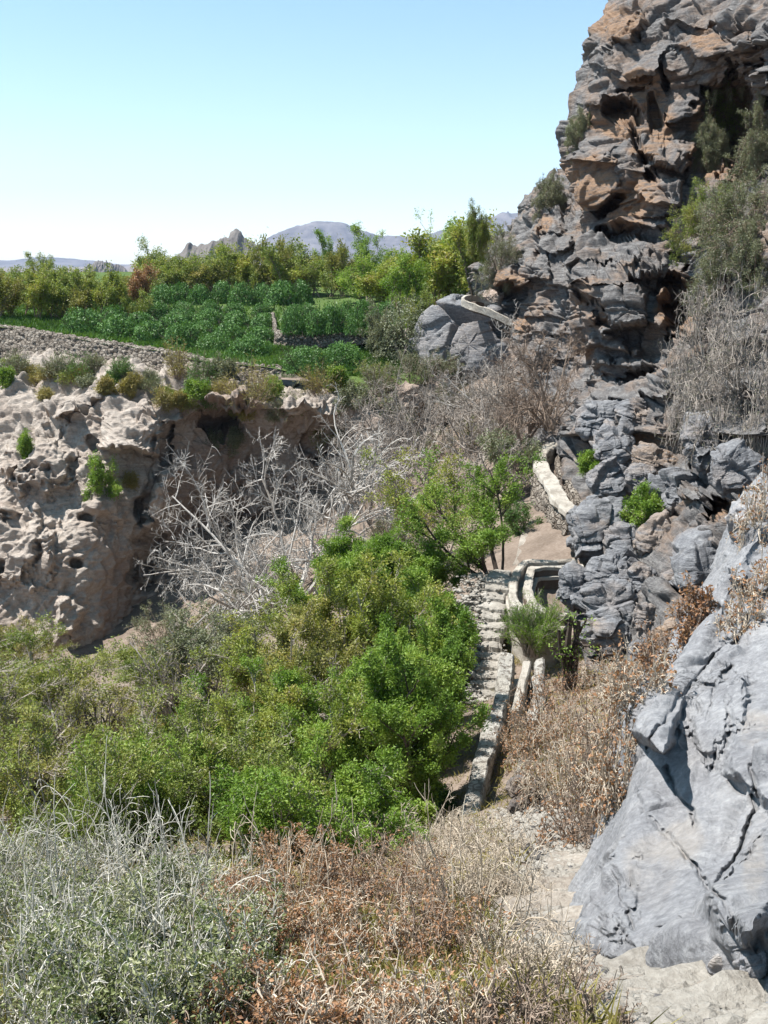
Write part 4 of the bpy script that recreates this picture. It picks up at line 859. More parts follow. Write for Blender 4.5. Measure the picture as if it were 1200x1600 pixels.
def make_plant(h, w, seed, spec):
    """returns {part: (V, F, material, clump?)} in metres, base at the origin"""
    r = np.random.default_rng(seed); S = dict(stems=6, spread=35, up=.02, curl=.10, K=9, r=.02, lv=[(7, .5, 45, .12), (5, .5, 50, .15)], leaf=40, size=.05, asp=.42, leafmat='green_leaf', bark='grey_bark',
             base=.1, lean=(0, 0), fit=True, lt=(.15, 1.0), jit=.5, droop=0.0, twigr=.35, minr=.003, lup=.4, bare=0.0, part='foliage', stempart='stems'); S.update(spec)
    n = S['stems']; an = r.random(n) * 2 * math.pi; b = S['base'] * w * np.sqrt(r.random(n)); st = np.stack([np.cos(an) * b, np.sin(an) * b, -.05 * h + 0 * b], 1)
    sp = np.radians(S.get('spmin', 0) + (S['spread'] - S.get('spmin', 0)) * np.sqrt(r.random(n))); a2 = an + .6 * r.normal(size=n); d = np.stack([np.sin(sp) * np.cos(a2) + S['lean'][0], np.sin(sp) * np.sin(a2) + S['lean'][1], np.cos(sp)], 1)
    ln = h * (.75 + .45 * r.random(n)); C = grow(st, d, ln, S['K'], S['curl'], S['up'], r); lv = [(C, np.full(n, S['r']) * (.6 + .7 * r.random(n)), 5)]
    for k, (m, rt, ang, cu) in enumerate(S['lv']):
        P0, T0, idx, t = along(lv[-1][0], r, m, .25 if k == 0 else .15); L = rt * (.5 + .8 * r.random(len(P0))) * np.linalg.norm(lv[-1][0][idx, -1] - lv[-1][0][idx, 0], axis=-1) * (1.15 - .6 * t)
        C = grow(P0, fork(T0, ang, r), L, 7 if k == 0 else 5, cu, S['up'] - S['droop'], r); lv.append((C, np.maximum(lv[-1][1][idx] * .55 * (1 - .5 * t), S['minr']), 4 if k == 0 else 3))
    if S['fit']:
        A = np.concatenate([c[0].reshape(-1, 3) for c in lv]); lo, hi = np.percentile(A, 1.5, 0), np.percentile(A, 98.5, 0)
        k = np.array((w / max(hi[0] - lo[0], 1e-3), w / max(hi[1] - lo[1], 1e-3), h / max(hi[2], 1e-3)))
        if S['lean'] != (0, 0): k[1] = k[0]
        lv = [(c * k, a, s) for c, a, s in lv]
    out = {}
    tb = [tubes(c, a, np.maximum(a * S['twigr'], S['minr'] * .7), s) for c, a, s in lv]; out[S['stempart']] = (*combine(tb), S['bark'], None)
    if S.get('dome'):
        n = S['dome']; q = r.normal(size=(n, 3)); q[:, 2] = np.abs(q[:, 2]) - .25 * r.random(n); q = unit(q)
        rad = (1.0 + .30 * fbm(q * 2.2 + seed, 3, seed) + .10 * fbm(q * 7 + seed, 2, seed)) * (1 - .30 * r.random(n) ** 2.5)
        P0 = q * rad[:, None] * np.array((w / 2, w / 2, h * .9)); P0[:, 2] = np.maximum(P0[:, 2], .03 + .1 * h * r.random(n))
        nrm = unit(q + .75 * r.normal(size=q.shape)); a = r.normal(size=q.shape); a = unit(a - (a * nrm).sum(-1, keepdims=True) * nrm + np.array((0, 0, .3))); b_ = np.cross(nrm, a); s_ = S['size'] * (.6 + .8 * r.random((n, 1))) * .5
        V = np.stack([P0, P0 + a * s_ + b_ * s_ * S['asp'], P0 + a * s_ * 2, P0 + a * s_ - b_ * s_ * S['asp']], 1).reshape(-1, 3)
        out[S['part']] = (V, np.arange(n * 4).reshape(n, 4), S['leafmat'], np.repeat(np.clip(.5 + .9 * fbm(P0 * 1.5 + seed, 3, seed), 0, 1), 4))
    elif S['leaf']:
        nl = S['leaf']; cs = [lv[-1][0]] + ([lv[-2][0]] if len(lv) > 2 else []); P0, T0 = [], []
        for q, c in enumerate(cs):
            keep = r.random(len(c)) > S['bare']; c = c[keep]
            if len(c): a, b_, _, _ = along(c, r, nl if q == 0 else max(1, nl // 2), *S['lt']); P0.append(a); T0.append(b_)
        P0 = np.concatenate(P0); T0 = np.concatenate(T0); P0 = P0 + r.normal(size=P0.shape) * S['size'] * S['jit']
        V, Fq = leafq(P0, S['size'], S['asp'], r, S['lup'], fork(T0, 45, r)); cl = np.repeat(np.clip(.5 + .9 * fbm(P0 * (2.2 / max(w, .3)) * 1.6 + seed, 3, seed), 0, 1), 4)
        out[S['part']] = (V, Fq, S['leafmat'], cl)
    return out
CACHE = {}
def plant(name, label, cat, pos, h, w, spec, seed=1, group=None, rz=0.0, key=None, sc=None):
    """place a plant; with a key the meshes are shared and scaled"""
    root = thing(name, pos, label, cat, group, rz)
    if key:
        kk = (key, seed)
        if kk not in CACHE: CACHE[kk] = {p: mesh_np(p, v, f, MAT[m], False, {'clump': c} if c is not None else None) for p, (v, f, m, c) in make_plant(1.0 * h, w, seed, spec).items()}; CACHE[(kk, 's')] = (h, w)
        h0, w0 = CACHE[(kk, 's')]
        for p, me in CACHE[kk].items(): ob(p, me, root, sc=(w / w0, w / w0, h / h0))
    else:
        for p, (v, f, m, c) in make_plant(h, w, seed, spec).items(): ob(p, mesh_np(p, v, f, MAT[m], False, {'clump': c} if c is not None else None), root)
    return root
def at_px(u, v, hp, wp, surf='hit'):
    p = hit(u, v)[0] if surf == 'hit' else ground(u, v); d = depth(p); return p, hp * d / F, wp * d / F
ORD = ['first', 'second', 'third', 'fourth', 'fifth', 'sixth', 'seventh', 'eighth', 'ninth', 'tenth', 'eleventh', 'twelfth', 'thirteenth', 'fourteenth', 'fifteenth', 'sixteenth', 'seventeenth', 'eighteenth', 'nineteenth', 'twentieth']

# --- orchard and beds on the terrace
ORCH = dict(stems=7, spread=24, up=.03, curl=.07, K=9, r=.035, lv=[(8, .42, 35, .10), (5, .5, 45, .12)], leaf=17, size=.12, asp=.45, base=.16, bark='brown_bark', minr=.008, lt=(.0, 1.0), jit=.9)
def orchard(rows, name, desc, cat, group, mats, variants, spec, hw):
    for ri, (where, pts) in enumerate(rows):
        for i, (u, v, hp, wp) in enumerate(pts):
            m = mats[(i * 7 + ri * 3) % len(mats)]; s = dict(spec, leafmat=m); p, h, w = at_px(u, v, hp, wp)
            k = (i * 5 + ri) % variants
            lb = f'{ORD[i]} {desc} from the left {where}'
            plant(name, lb, cat, p + np.array((0, 0, -.05)), h, w, s, 100 + k, group, rz=(i * 2.4 + ri) % 6.28, key=(name, m))
rr = random.Random(5)
leftrow = [(u, 497 + u * .03 + rr.uniform(-3, 2), rr.uniform(44, 76), rr.uniform(44, 68)) for u in (-40, -8, 24, 58, 86, 118, 150, 184, 212)]
leftback = [(u, 470, rr.uniform(34, 50), rr.uniform(48, 62)) for u in (-60, -22, 10, 48, 75, 105, 140, 168, 200, 226)]
backrow = [(u, 462 + rr.uniform(-3, 3), rr.uniform(44, 80), rr.uniform(44, 76)) for u in (232, 258, 286, 312, 340, 368, 396, 424, 454, 484, 512, 540, 570)]
backrow2 = [(u, 446 + rr.uniform(-2, 2), rr.uniform(36, 48), rr.uniform(48, 66)) for u in (250, 280, 322, 356, 392, 436, 470, 505, 545, 585, 622, 655)]
rightclu = [(596, 480, 66, 74), (622, 492, 88, 80), (650, 478, 94, 80), (676, 488, 122, 96), (702, 474, 118, 84), (724, 484, 118, 84), (744, 470, 112, 70), (572, 474, 62, 70)]
OM = ['olive_leaf', 'yellow_leaf', 'olive_leaf', 'orchard_leaf']
MAT['orchard_leaf'] = leaf_mat('ruddy_olive_leaf', [(.11, .125, .03), (.19, .20, .05), (.29, .28, .08), (.37, .29, .10)])
orchard([('along the front left of the terrace', leftrow), ('in the rear left row of the terrace', leftback), ('in the orchard row behind the dark beds', backrow), ('in the rearmost orchard row', backrow2)],
        'pomegranate_tree', 'slender olive tree', 'tree', 'olive toned orchard trees on the terrace', OM, 3, ORCH, None)
orchard([('in the taller cluster above the white hairpin', rightclu)], 'pomegranate_tree', 'full yellow green tree', 'tree', 'yellow green trees at the right end of the terrace', ['yellow_leaf', 'green_leaf', 'yellow_leaf'], 3, dict(ORCH, leaf=24), None)
for (u, v, hp, wp, m, lb, sd_) in [(512,440,74,46,'green_leaf','rounded bright green tree standing against the flat topped mountain',3),(580,450,92,74,'green_leaf','broad fresh green tree right of the rounded one on the skyline',4),
     (70,440,42,44,'olive_leaf','lone upright olive tree sticking up at the left skyline',5),(456,455,76,34,'olive_leaf','narrow dark spire of a tree in the back orchard',6),(590,470,62,66,'lime_leaf','bright lime green bush amid the right orchard',7),
     (245,452,74,50,'olive_leaf','tallest feathery tree at the left end of the back orchard',8),(218,486,66,36,'brown_leaf','brown half dead shrub between the left trees and the dark beds',9),
     (690,450,108,80,'lime_leaf','pale tall feathery tree at the back of the right cluster',10)]:
    p, h, w = at_px(u, v, hp, wp); plant('orchard_tree', lb, 'tree', p, h, w, dict(ORCH, leafmat=m, spread=40 if wp > 40 else 16, leaf=26 if sd_ < 5 else 16), sd_)
ROSE = dict(dome=2600, stems=14, spread=80, up=.02, curl=.05, K=6, r=.02, lv=[(5, .35, 40, .08)], leaf=16, size=.13, asp=.5, base=.2, bark='dark_bark', minr=.008, leafmat='rose_leaf', jit=.8, lup=.8)
def lin(a, b, n, hp, wp): return [(a[0] + (b[0] - a[0]) * i / (n - 1) + rr.uniform(-4, 4), a[1] + (b[1] - a[1]) * i / (n - 1) + rr.uniform(-1.5, 1.5), hp * rr.uniform(.85, 1.15), wp * rr.uniform(.85, 1.15)) for i in range(n)]
orchard([('in the front row of the dark beds', [(u, v, h_ * 1.05, w_ * 1.05) for u, v, h_, w_ in lin((132, 518), (388, 554), 6, 34, 56)]), ('in the second row of the dark beds', lin((178, 506), (405, 534), 6, 30, 48)), ('in the third row of the dark beds', lin((200, 495), (410, 515), 6, 26, 44)),
         ('in the fourth row of the dark beds', lin((245, 485), (412, 494), 5, 22, 36)), ('in the tall back row of the beds', lin((255, 474), (470, 476), 8, 36, 44)), ('in the front of the raised bed', lin((462, 520), (584, 520), 5, 42, 40)), ('at the back of the raised bed', lin((456, 500), (600, 500), 6, 30, 36))],
        'rose_bush', 'dark green bush', 'bush', 'dark green bushes planted in the terrace beds', ['rose_leaf'], 4, ROSE, None)

# --- grass of the terrace (uncountable)
def grass_on(pts, h, name, label, mat, seed, wid=.03, lean=.5):
    r = np.random.default_rng(seed); n = len(pts); d = unit(r.normal(size=(n, 3)) * lean + np.array((0, 0, 1.))); s = unit(np.cross(d, r.normal(size=(n, 3)))); L = (h * (.5 + .9 * r.random(n)))[:, None]
    a = pts - s * wid / 2; b = pts + s * wid / 2; t = pts + d * L + np.array((0, 0, -1.)) * L * .15; V = np.stack([a, b, t], 1).reshape(-1, 3)
    tag(ob(name, mesh_np(name, V, np.arange(n * 3).reshape(n, 3), MAT[mat], False, {'clump': np.repeat(np.clip(.5 + fbm(pts * .4, 3, 3), 0, 1), 3)})), label, 'grass', kind='stuff')
r_ = np.random.default_rng(8); pts = []
edge_u = np.array([-60, 0, 125, 250, 330, 440, 520, 610, 700]); edge_v = np.array([500, 509, 529, 548, 564, 576, 588, 590, 560])
tries = 0
while len(pts) < 52000 and tries < 120000:
    tries += 1; u = r_.uniform(-40, 700); v = np.interp(u, edge_u, edge_v) - abs(r_.normal()) * 42 - .5
    if v < 444: continue
    h_ = BV.ray_cast(Vector((0, 0, 0)), Vector(P(u, v, 1.0)).normalized())
    if h_[0] is not None and h_[1].z > .6: pts.append(h_[0][:])
grass_on(np.array(pts), .26, 'grass', 'bright green crop grass between the dark bushes and the wall', 'grass_blade', 9, .09)

# --- tufts and shrubs growing on the left cliff and wall
TUFT = dict(stems=60, spread=70, up=-.02, curl=.06, K=6, r=.008, lv=[(3, .5, 20, .08)], leaf=9, size=.16, asp=.12, base=.25, bark='brown_bark', minr=.006, leafmat='straw_blade', lup=0, jit=.4)
SHRUB = dict(stems=14, spread=70, up=.02, curl=.1, K=7, r=.015, lv=[(7, .5, 45, .12), (4, .5, 50, .12)], leaf=14, size=.09, asp=.4, base=.2, bark='brown_bark', minr=.006, leafmat='green_leaf', jit=.7)
for i, (u, v, hp, wp, sp, m, lb) in enumerate([
  (125,590,36,40,TUFT,'grass_blade','fresh green grass tuft hanging over the dry stone wall near the left'),(190,588,26,28,TUFT,'grass_blade','small green tuft at the foot of the dry stone wall'),(150,582,26,30,TUFT,'sage_leaf','greyish tuft on the wall beside the fresh green one'),
  (278,592,54,34,TUFT,'straw_blade','tall straw and green tuft growing out of the wall'),(316,598,44,36,TUFT,'grass_blade','leafy green tuft right of the tall straw one'),(256,640,34,22,TUFT,'straw_blade','small yellow tuft below the wall on a tan block'),
  (392,632,62,74,TUFT,'straw_blade','big golden rounded grass clump over the cave'),(310,622,26,50,SHRUB,'green_leaf','low spreading green shrub left of the golden clump'),(424,625,34,34,SHRUB,'green_leaf','dark green shrub at the right foot of the golden clump'),
  (500,616,44,60,TUFT,'straw_blade','dry tan tuft over the cliff edge below the raised bed'),(530,606,30,28,SHRUB,'green_leaf','small green bush right of the dry tan tuft'),(446,650,34,50,TUFT,'sage_leaf','pale grey green tuft below the golden clump'),
  (60,598,22,26,TUFT,'straw_blade','small tuft on the rim at the far left'),(72,622,14,16,TUFT,'straw_blade','tiny tuft on the tan rock at the far left'),(100,586,30,34,TUFT,'sage_leaf','dry dark tuft on the wall at the left'),(160,772,56,48,SHRUB,'green_leaf','isolated green shrub clinging to the bare tan cliff'),
  (40,716,36,14,SHRUB,'green_leaf','thin green sprig in a crack at the far left'),(355,700,28,50,SHRUB,'sage_leaf','grey green shrub in the mouth of the cave'),(28,584,34,34,TUFT,'sage_leaf','shaggy tuft draped over the wall at the far left'),(10,605,28,24,SHRUB,'green_leaf','dark sprig in the shaded nook at the left edge'),
  (235,600,20,24,TUFT,'sage_leaf','greyish little tuft on the wall right of the small green one'),(350,596,34,40,SHRUB,'sage_leaf','grey green scrub just left of the golden clump'),(205,760,20,16,TUFT,'straw_blade','tiny dry tuft on the tan cliff right of the isolated shrub'),
  (590,620,50,50,TUFT,'sage_leaf','grey dry tuft on the pink earth below the big round bush'),(560,640,40,60,SHRUB,'sage_leaf','dry scrub in the middle of the pink earth gully'),(620,660,40,60,SHRUB,'sage_leaf','grey green scrub at the foot of the pink gully')]):
    p, h, w = at_px(u, v, hp, wp); big = 1.0
    plant('grass_tuft' if sp is TUFT else 'shrub', lb, 'grass tuft' if sp is TUFT else 'shrub', p, h, w, dict(sp, leafmat=m), 300 + i)
for i, (u, v, hp, wp, m, lb) in enumerate([(478,582,44,84,'rose_leaf','dark green bush spilling over the edge under the raised bed'),(535,576,40,70,'rose_leaf','dark green bush at the right of the one spilling over the edge'),(452,588,26,50,'rose_leaf','low dark bush at the right end of the dry stone wall'),
   (632,560,98,92,'sage_leaf','big round grey green bush between the raised bed and the grey rock'),(598,560,70,60,'sage_leaf','brownish fuzzy bush left of the big round one'),(660,530,70,56,'olive_leaf','olive bush tucked behind the big round one'),
   (640,480,50,60,'green_leaf','green undergrowth bush beneath the right orchard'),(720,470,60,60,'green_leaf','dense dark bush beside the white hairpin')]):
    p, h, w = at_px(u, v, hp, wp); plant('bush', lb, 'bush', p, h, w, dict(ROSE, leafmat=m, size=.1, dome=5200) if i not in (4, 5) else dict(SHRUB, leafmat=m, leaf=22, stems=24), 340 + i)

rw_ = random.Random(4)
wl = ['by the wall at its left end', 'by the second sixth of the wall', 'by the third sixth of the wall', 'by the fourth sixth of the wall', 'by the fifth sixth of the wall', 'by the wall at its right end']
for i in range(24):
    u = -10 + i * 19 + rw_.uniform(-6, 6); v = np.interp(u, edge_u, edge_v) + rw_.choice((48, 62, 72, 80)); sp = TUFT if rw_.random() < .6 else SHRUB; m = rw_.choice(('sage_leaf', 'straw_blade', 'olive_leaf', 'grass_blade', 'straw_blade'))
    p, h, w = at_px(u, v, rw_.uniform(12, 24), rw_.uniform(18, 36)); plant('wall_plant', 'weedy tuft, ' + ORD[i % 4] + ' of four ' + wl[i // 4], 'weed', p, h, w, dict(sp, leafmat=m, leaf=8 if sp is TUFT else 11), 800 + i % 6, 'weeds overgrowing the dry stone wall')
# --- bare trees
BARE = dict(stems=1, spread=5, up=.02, curl=.10, K=9, r=.16, lv=[(15, .95, 58, .13), (9, .55, 50, .13), (7, .42, 48, .13), (4, .4, 50, .1)], leaf=0, base=0, bark='pale_bark', minr=.011, twigr=.3, stempart='branches')
def bare(u, v, hp, wp, spec, seed, lb, surf='hit', off=(0, 0, 0), name='bare_tree'):
    p, h, w = at_px(u, v, hp, wp, surf); plant(name, lb, 'tree', p + np.array(off), h, w, dict(BARE, **spec), seed)
p0 = P(452, 940, 33.6)
plant('bare_tree', 'wide leafless white tree spreading in front of the shaded cliff', 'tree', p0, 5.3, 8.2, dict(BARE, stems=16, spmin=38, spread=88, up=-.008, lean=(-.5, -.1), r=.11, base=.03, curl=.12, minr=.0085, lv=[(14, .55, 50, .17), (9, .5, 52, .2), (6, .45, 52, .2)]), 12)
plant('bare_tree', 'smaller leafless white tree rising behind the right of the wide one', 'tree', P(505, 800, 37), 2.9, 3.2, dict(BARE, minr=.007, stems=3, spread=50, r=.05, base=.03, lv=[(9, .6, 40, .12), (6, .5, 45, .12), (5, .45, 45, .12)]), 13)
for i, (u, v, d, h, w, st, lb, bk, ln) in enumerate([(690,780,38,4.8,5.6,4,'leafless grey tree tangled above the green one in the gully','pale_bark',(-.2, 0)),(770,650,43,4.2,4.2,3,'bleached bare tree standing below the big grey rock','pale_bark',(-.1, 0)),
      (640,730,40,3.2,4.4,4,'low bare grey tree at the left of the gully','pale_bark',(-.2, 0)),(800,700,38,3.2,4.2,4,'bare grey tree by the start of the upper channel','pale_bark',(0, 0)),
      (862,664,34.5,2.9,3.3,8,'dense brown leafless bush under the cliff overhang','brown_bark',(-.15, 0)),(740,730,37,2.8,4.0,6,'brownish leafless thicket left of the upper channel','grey_bark',(0, 0)),
      (600,850,36,3.4,3.2,4,'bare twiggy tree in the shadow of the gully mouth','grey_bark',(0, 0)),(815,690,35.5,2.0,2.4,6,'low brown bare bush left of the bend of the white parapet','brown_bark',(-.1, 0)),
      (830,610,42,2.6,3.6,6,'grey leafless bush high up against the dark shoulder','brown_bark',(0, 0)),(700,650,44,2.4,3.6,6,'sparse bare scrub at the foot of the big grey rock','grey_bark',(0, 0)),(790,770,33,1.8,2.6,6,'low grey tangle between the forked green tree and the parapet','grey_bark',(0,0)),(640,800,36,2.2,3.4,6,'low grey tangle at the gully bend','grey_bark',(0,0)),(740,690,40,2.4,3.6,6,'grey tangle in the upper gully','grey_bark',(0,0)),(590,760,39,2.2,3.2,5,'low tangle against the pink bank','grey_bark',(0,0)),(820,660,38,2.0,3.0,6,'grey brown tangle left of the dense brown bush','grey_bark',(0,0))]):
    plant('bare_tree', lb, 'bare tree', P(u, v, d), h, w, dict(BARE, stems=st + 1, spread=55, r=.05, base=.06, lean=ln, bark='grey_bark' if i in (0, 2, 3) else bk, curl=.14, minr=.0065, lv=[(9, .6, 48, .16), (7, .5, 50, .16), (6, .42, 50, .15)]), 20 + i)

# --- trees and thickets in the valley
POM = dict(stems=14, spread=30, up=.07, curl=.07, K=10, r=.026, lv=[(8, .42, 30, .08), (7, .5, 34, .09), (4, .5, 42, .12)], leaf=11, size=.075, asp=.42, base=.09, bark='grey_bark', minr=.0035, lt=(.0, 1), jit=.9)
VT = [ # base u, v, height px, width px, leaf, density, label
 (622,1292,290,190,'green_leaf',13,'dense bright green tree right beside the channel wall'),(560,1285,270,220,'green_leaf',11,'full green tree left of the densest one'),(465,1300,270,220,'yellow_leaf',8,'yellow green tree in the middle of the thicket'),
 (668,1195,240,130,'green_leaf',11,'green tree crowding the lower stone steps'),(600,1150,270,240,'yellow_leaf',8,'loose yellow green tree behind the dense green ones'),(480,1180,250,230,'orchard_leaf',7,'ruddy olive tree in the centre of the thicket'),
 (375,1255,210,210,'green_leaf',7,'thin green tree at the left of the thicket'),(690,1070,165,90,'green_leaf',9,'small green tree left of the stone stair'),(560,1000,160,170,'green_leaf',12,'fresh green bushy tree below the wide bare tree'),
 (645,975,130,130,'green_leaf',9,'light green bushy tree in the gully mouth'),(60,1290,290,250,'orchard_leaf',5,'sparse brownish tree at the left edge'),(180,1300,185,240,'olive_leaf',5,'olive brown tree with a dark crooked trunk'),
 (295,1295,250,200,'olive_leaf',6,'upright olive tree left of the thin green one'),(10,1160,190,230,'olive_leaf',5,'olive tree behind the brownish one at the left edge'),(130,1170,75,190,'orchard_leaf',4,'half bare ruddy tree under the tan cliff'),
 (265,1110,120,110,'olive_leaf',5,'tall thin grey olive tree under the cave side of the cliff'),(350,1100,150,150,'sage_leaf',6,'grey green scrub tree at the foot of the wide bare tree'),(420,1120,150,150,'yellow_leaf',6,'yellowish scrub tree before the wide bare tree'),
 (210,1060,50,120,'olive_leaf',4,'small sparse tree against the foot of the tan cliff'),(40,1050,80,130,'orchard_leaf',5,'scrubby tree against the cliff base at the far left')]
for i, (u, v, hp, wp, m, dn, lb) in enumerate(VT):
    hp = hp * (.82 if u < 320 else .93 if u < 500 else 1.0); p, h, w = at_px(u, v, hp, wp, 'g'); dd_ = depth(p)
    plant('pomegranate_tree', lb, 'tree', p, h, w, dict(POM, leafmat=m, leaf=int(dn * 2.0) + 4, size=.042 if dd_ < 17 else .058, bark='dark_bark' if i in (0, 3, 11) else 'grey_bark', r=.035, bare=.1 if dn > 8 else (.35 if dn > 6 else .6)), 400 + i)
for i, (u, v, hp, wp, m, dn, lb) in enumerate([(350,1345,190,250,'olive_leaf',8,'low olive thicket just behind the grey green shrubs'),(480,1350,170,230,'green_leaf',8,'low green thicket behind the dead brown leaves'),(110,1345,200,240,'olive_leaf',6,'low dark stemmed thicket at the left behind the silver twigs'),
   (230,1340,190,220,'green_leaf',6,'low thicket between the olive and the dark stemmed ones'),(595,1335,90,120,'lime_leaf',10,'bright lime sprig bush before the dark gap of the thicket'),(540,1340,140,170,'green_leaf',9,'small green thicket left of the lime bush'),(660,1290,60,110,'grass_blade',9,'emerald green low plant in the dark gap beside the channel')]):
    p, h, w = at_px(u, v, hp, wp, 'g'); plant('thicket_bush', lb, 'bush', p, h, w, dict(POM, leafmat=m, leaf=int(dn * 1.8), size=.036, stems=12, spread=60, r=.014, lv=[(8, .5, 45, .12), (6, .45, 48, .12), (3, .45, 48, .12)]), 440 + i)
for i, (u, v, hp, wp, lb) in enumerate([(45,1290,250,200,'dark crooked stems of a nearly bare tree at the left edge'),(185,1275,190,150,'crooked dark trunk rising through the olive leaves'),(335,1230,190,130,'dark thin stems standing left of the green thicket'),(110,1200,150,150,'twiggy leafless tree in front of the tan cliff'),(470,1230,200,140,'grey leafless stems inside the green thicket'),(290,1150,150,120,'thin upright leafless tree below the cliff hollow')]):
    p, h, w = at_px(u, v, hp, wp, 'g'); plant('twiggy_tree', lb, 'tree', p, h, w, dict(POM, stems=6, spread=36, curl=.14, r=.035, up=.04, lv=[(8, .45, 42, .14), (6, .5, 45, .15), (4, .45, 48, .15)], leaf=3, bare=.6, size=.045, leafmat='orchard_leaf', bark='dark_bark' if i < 3 else 'grey_bark', minr=.004), 480 + i)
# the green tree on the landing and its neighbours
p = P(778, 905, 24.0); plant('pomegranate_tree', 'spreading green tree with forked dark trunks above the stair', 'tree', p, 2.8, 2.7, dict(POM, stems=5, spread=46, lean=(-.6, 0), r=.06, leafmat='green_leaf', leaf=16, size=.06, bark='dark_bark', base=.03, lt=(0, 1)), 460)
p = P(690, 860, 29.0); plant('pomegranate_tree', 'loose yellow olive tree left of the forked green one', 'tree', p, 2.8, 3.0, dict(POM, stems=6, leafmat='yellow_leaf', leaf=6, size=.08, bare=.2), 461)
p = P(800, 735, 33); plant('shrub', 'green scrub beside the curved white parapet', 'shrub', p, 1.2, 1.7, dict(SHRUB, leafmat='sage_leaf'), 462)
p = P(830, 1022, 19.9); plant('shrub', 'bright green broom like shrub against the pool wall', 'shrub', p, 1.0, .95, dict(SHRUB, stems=60, spread=32, lv=[(6, .5, 20, .06), (3, .5, 25, .06)], leafmat='green_leaf', size=.05, asp=.16, leaf=12, minr=.004, bark='grey_bark'), 463)
p = P(889, 1072, 16.4); t_ = plant('small_tree', 'little gnarled tree with a thick dark trunk and few leaves', 'tree', p, 1.45, .8, dict(POM, fit=False, stems=3, spread=9, r=.075, base=.06, K=8, curl=.07, up=.12, lv=[(6, .35, 50, .15), (5, .5, 50, .15), (3, .5, 45, .12)], leaf=3, size=.05, leafmat='green_leaf', bark='dark_bark', lt=(.3, 1), bare=.45, minr=.004, twigr=.45), 464)
p = P(1006, 822, 24.3); plant('shrub', 'bushy green shrub rooted between the grey boulders', 'shrub', p, .95, .95, dict(SHRUB, leafmat='green_leaf', size=.07, leaf=20, spread=80), 465)
p = P(922, 738, 27.6); plant('shrub', 'tiny green sprig right of the white parapet', 'shrub', p, .5, .5, dict(SHRUB, leafmat='green_leaf', size=.06), 466)

# --- shrubs on the right cliff
for i, (u, v, hp, wp, m, kind, lb) in enumerate([
  (1135,120,90,90,'sage_leaf',0,'green shrub high on the shaded part of the cliff'),(1120,190,90,70,'olive_leaf',0,'trailing green shrub below the highest one'),(1105,250,60,50,'sage_leaf',0,'wispy shrub on the shaded ledge'),
  (1190,260,90,70,'sage_leaf',0,'dark leafy shrub in the deep shade at the right edge'),(1110,365,70,110,'olive_leaf',0,'light green cushion of shrub overhanging the rust red recess'),(1170,360,80,130,'sage_leaf',0,'wide grey green shrub right of the overhanging cushion'),
  (1140,450,80,110,'sage_leaf',1,'greyish green crown on top of the hanging twig curtain'),(905,222,40,44,'sage_leaf',0,'grey shrub on the outer edge of the cliff'),(778,422,60,66,'sage_leaf',0,'round grey green shrub on the shoulder above the overhang'),
  (858,318,40,44,'sage_leaf',0,'grey tuft in the notch between shoulder and tower'),(1185,440,80,80,'sage_leaf',1,'grey shrub beside the hanging twig curtain'),(745,380,50,30,'olive_leaf',0,'wispy upright shrub on the skyline left of the shoulder'),(1095,210,60,30,'sage_leaf',0,'thin trailing sprigs left of the deep shade')]):
    p, h, w = at_px(u, v, hp, wp); plant('shrub', lb, 'shrub', p, h, w, dict(SHRUB, leafmat=m, size=.055, leaf=26, spread=92, stems=34, asp=.28, curl=.16, up=-.02), 500 + i)
CURT = dict(stems=34, spread=88, up=-.03, curl=.26, K=11, r=.012, lv=[(7, .6, 65, .3), (5, .5, 65, .3)], leaf=1, size=.05, asp=.3, base=.35, bark='grey_bark', minr=.0065, leafmat='sage_leaf', fit=True, bare=.6, stempart='twigs')
for i, (u, v, hp, wp, lb) in enumerate([(1110,560,110,130,'hanging grey tangle of twigs below the green cushion'),(1165,600,140,150,'thick grey tangle of twigs at the right edge of the cliff'),(1130,650,110,130,'lower fringe of the hanging twig tangle'),(1190,700,110,90,'dark dry twigs hanging at the right edge above the layered boulder'),(1075,620,90,80,'thin outer twigs of the hanging tangle')]):
    p, h, w = at_px(u, v, hp, wp); p = p * (1 - .6 / np.linalg.norm(p)); plant('dry_bush', lb, 'dry bush', p, h, w, CURT, 530 + i)
# twig poking out of the cliff
p = hit(893, 216)[0]; plant('dead_twig', 'forked dead twig poking out of the cliff into the sky', 'twig', p + np.array((.3, 0, 0)), .5, 1.1, dict(BARE, stems=2, spread=15, lean=(-2.2, 0), r=.03, fit=False, lv=[(2, .5, 30, .1)], minr=.012), 560)

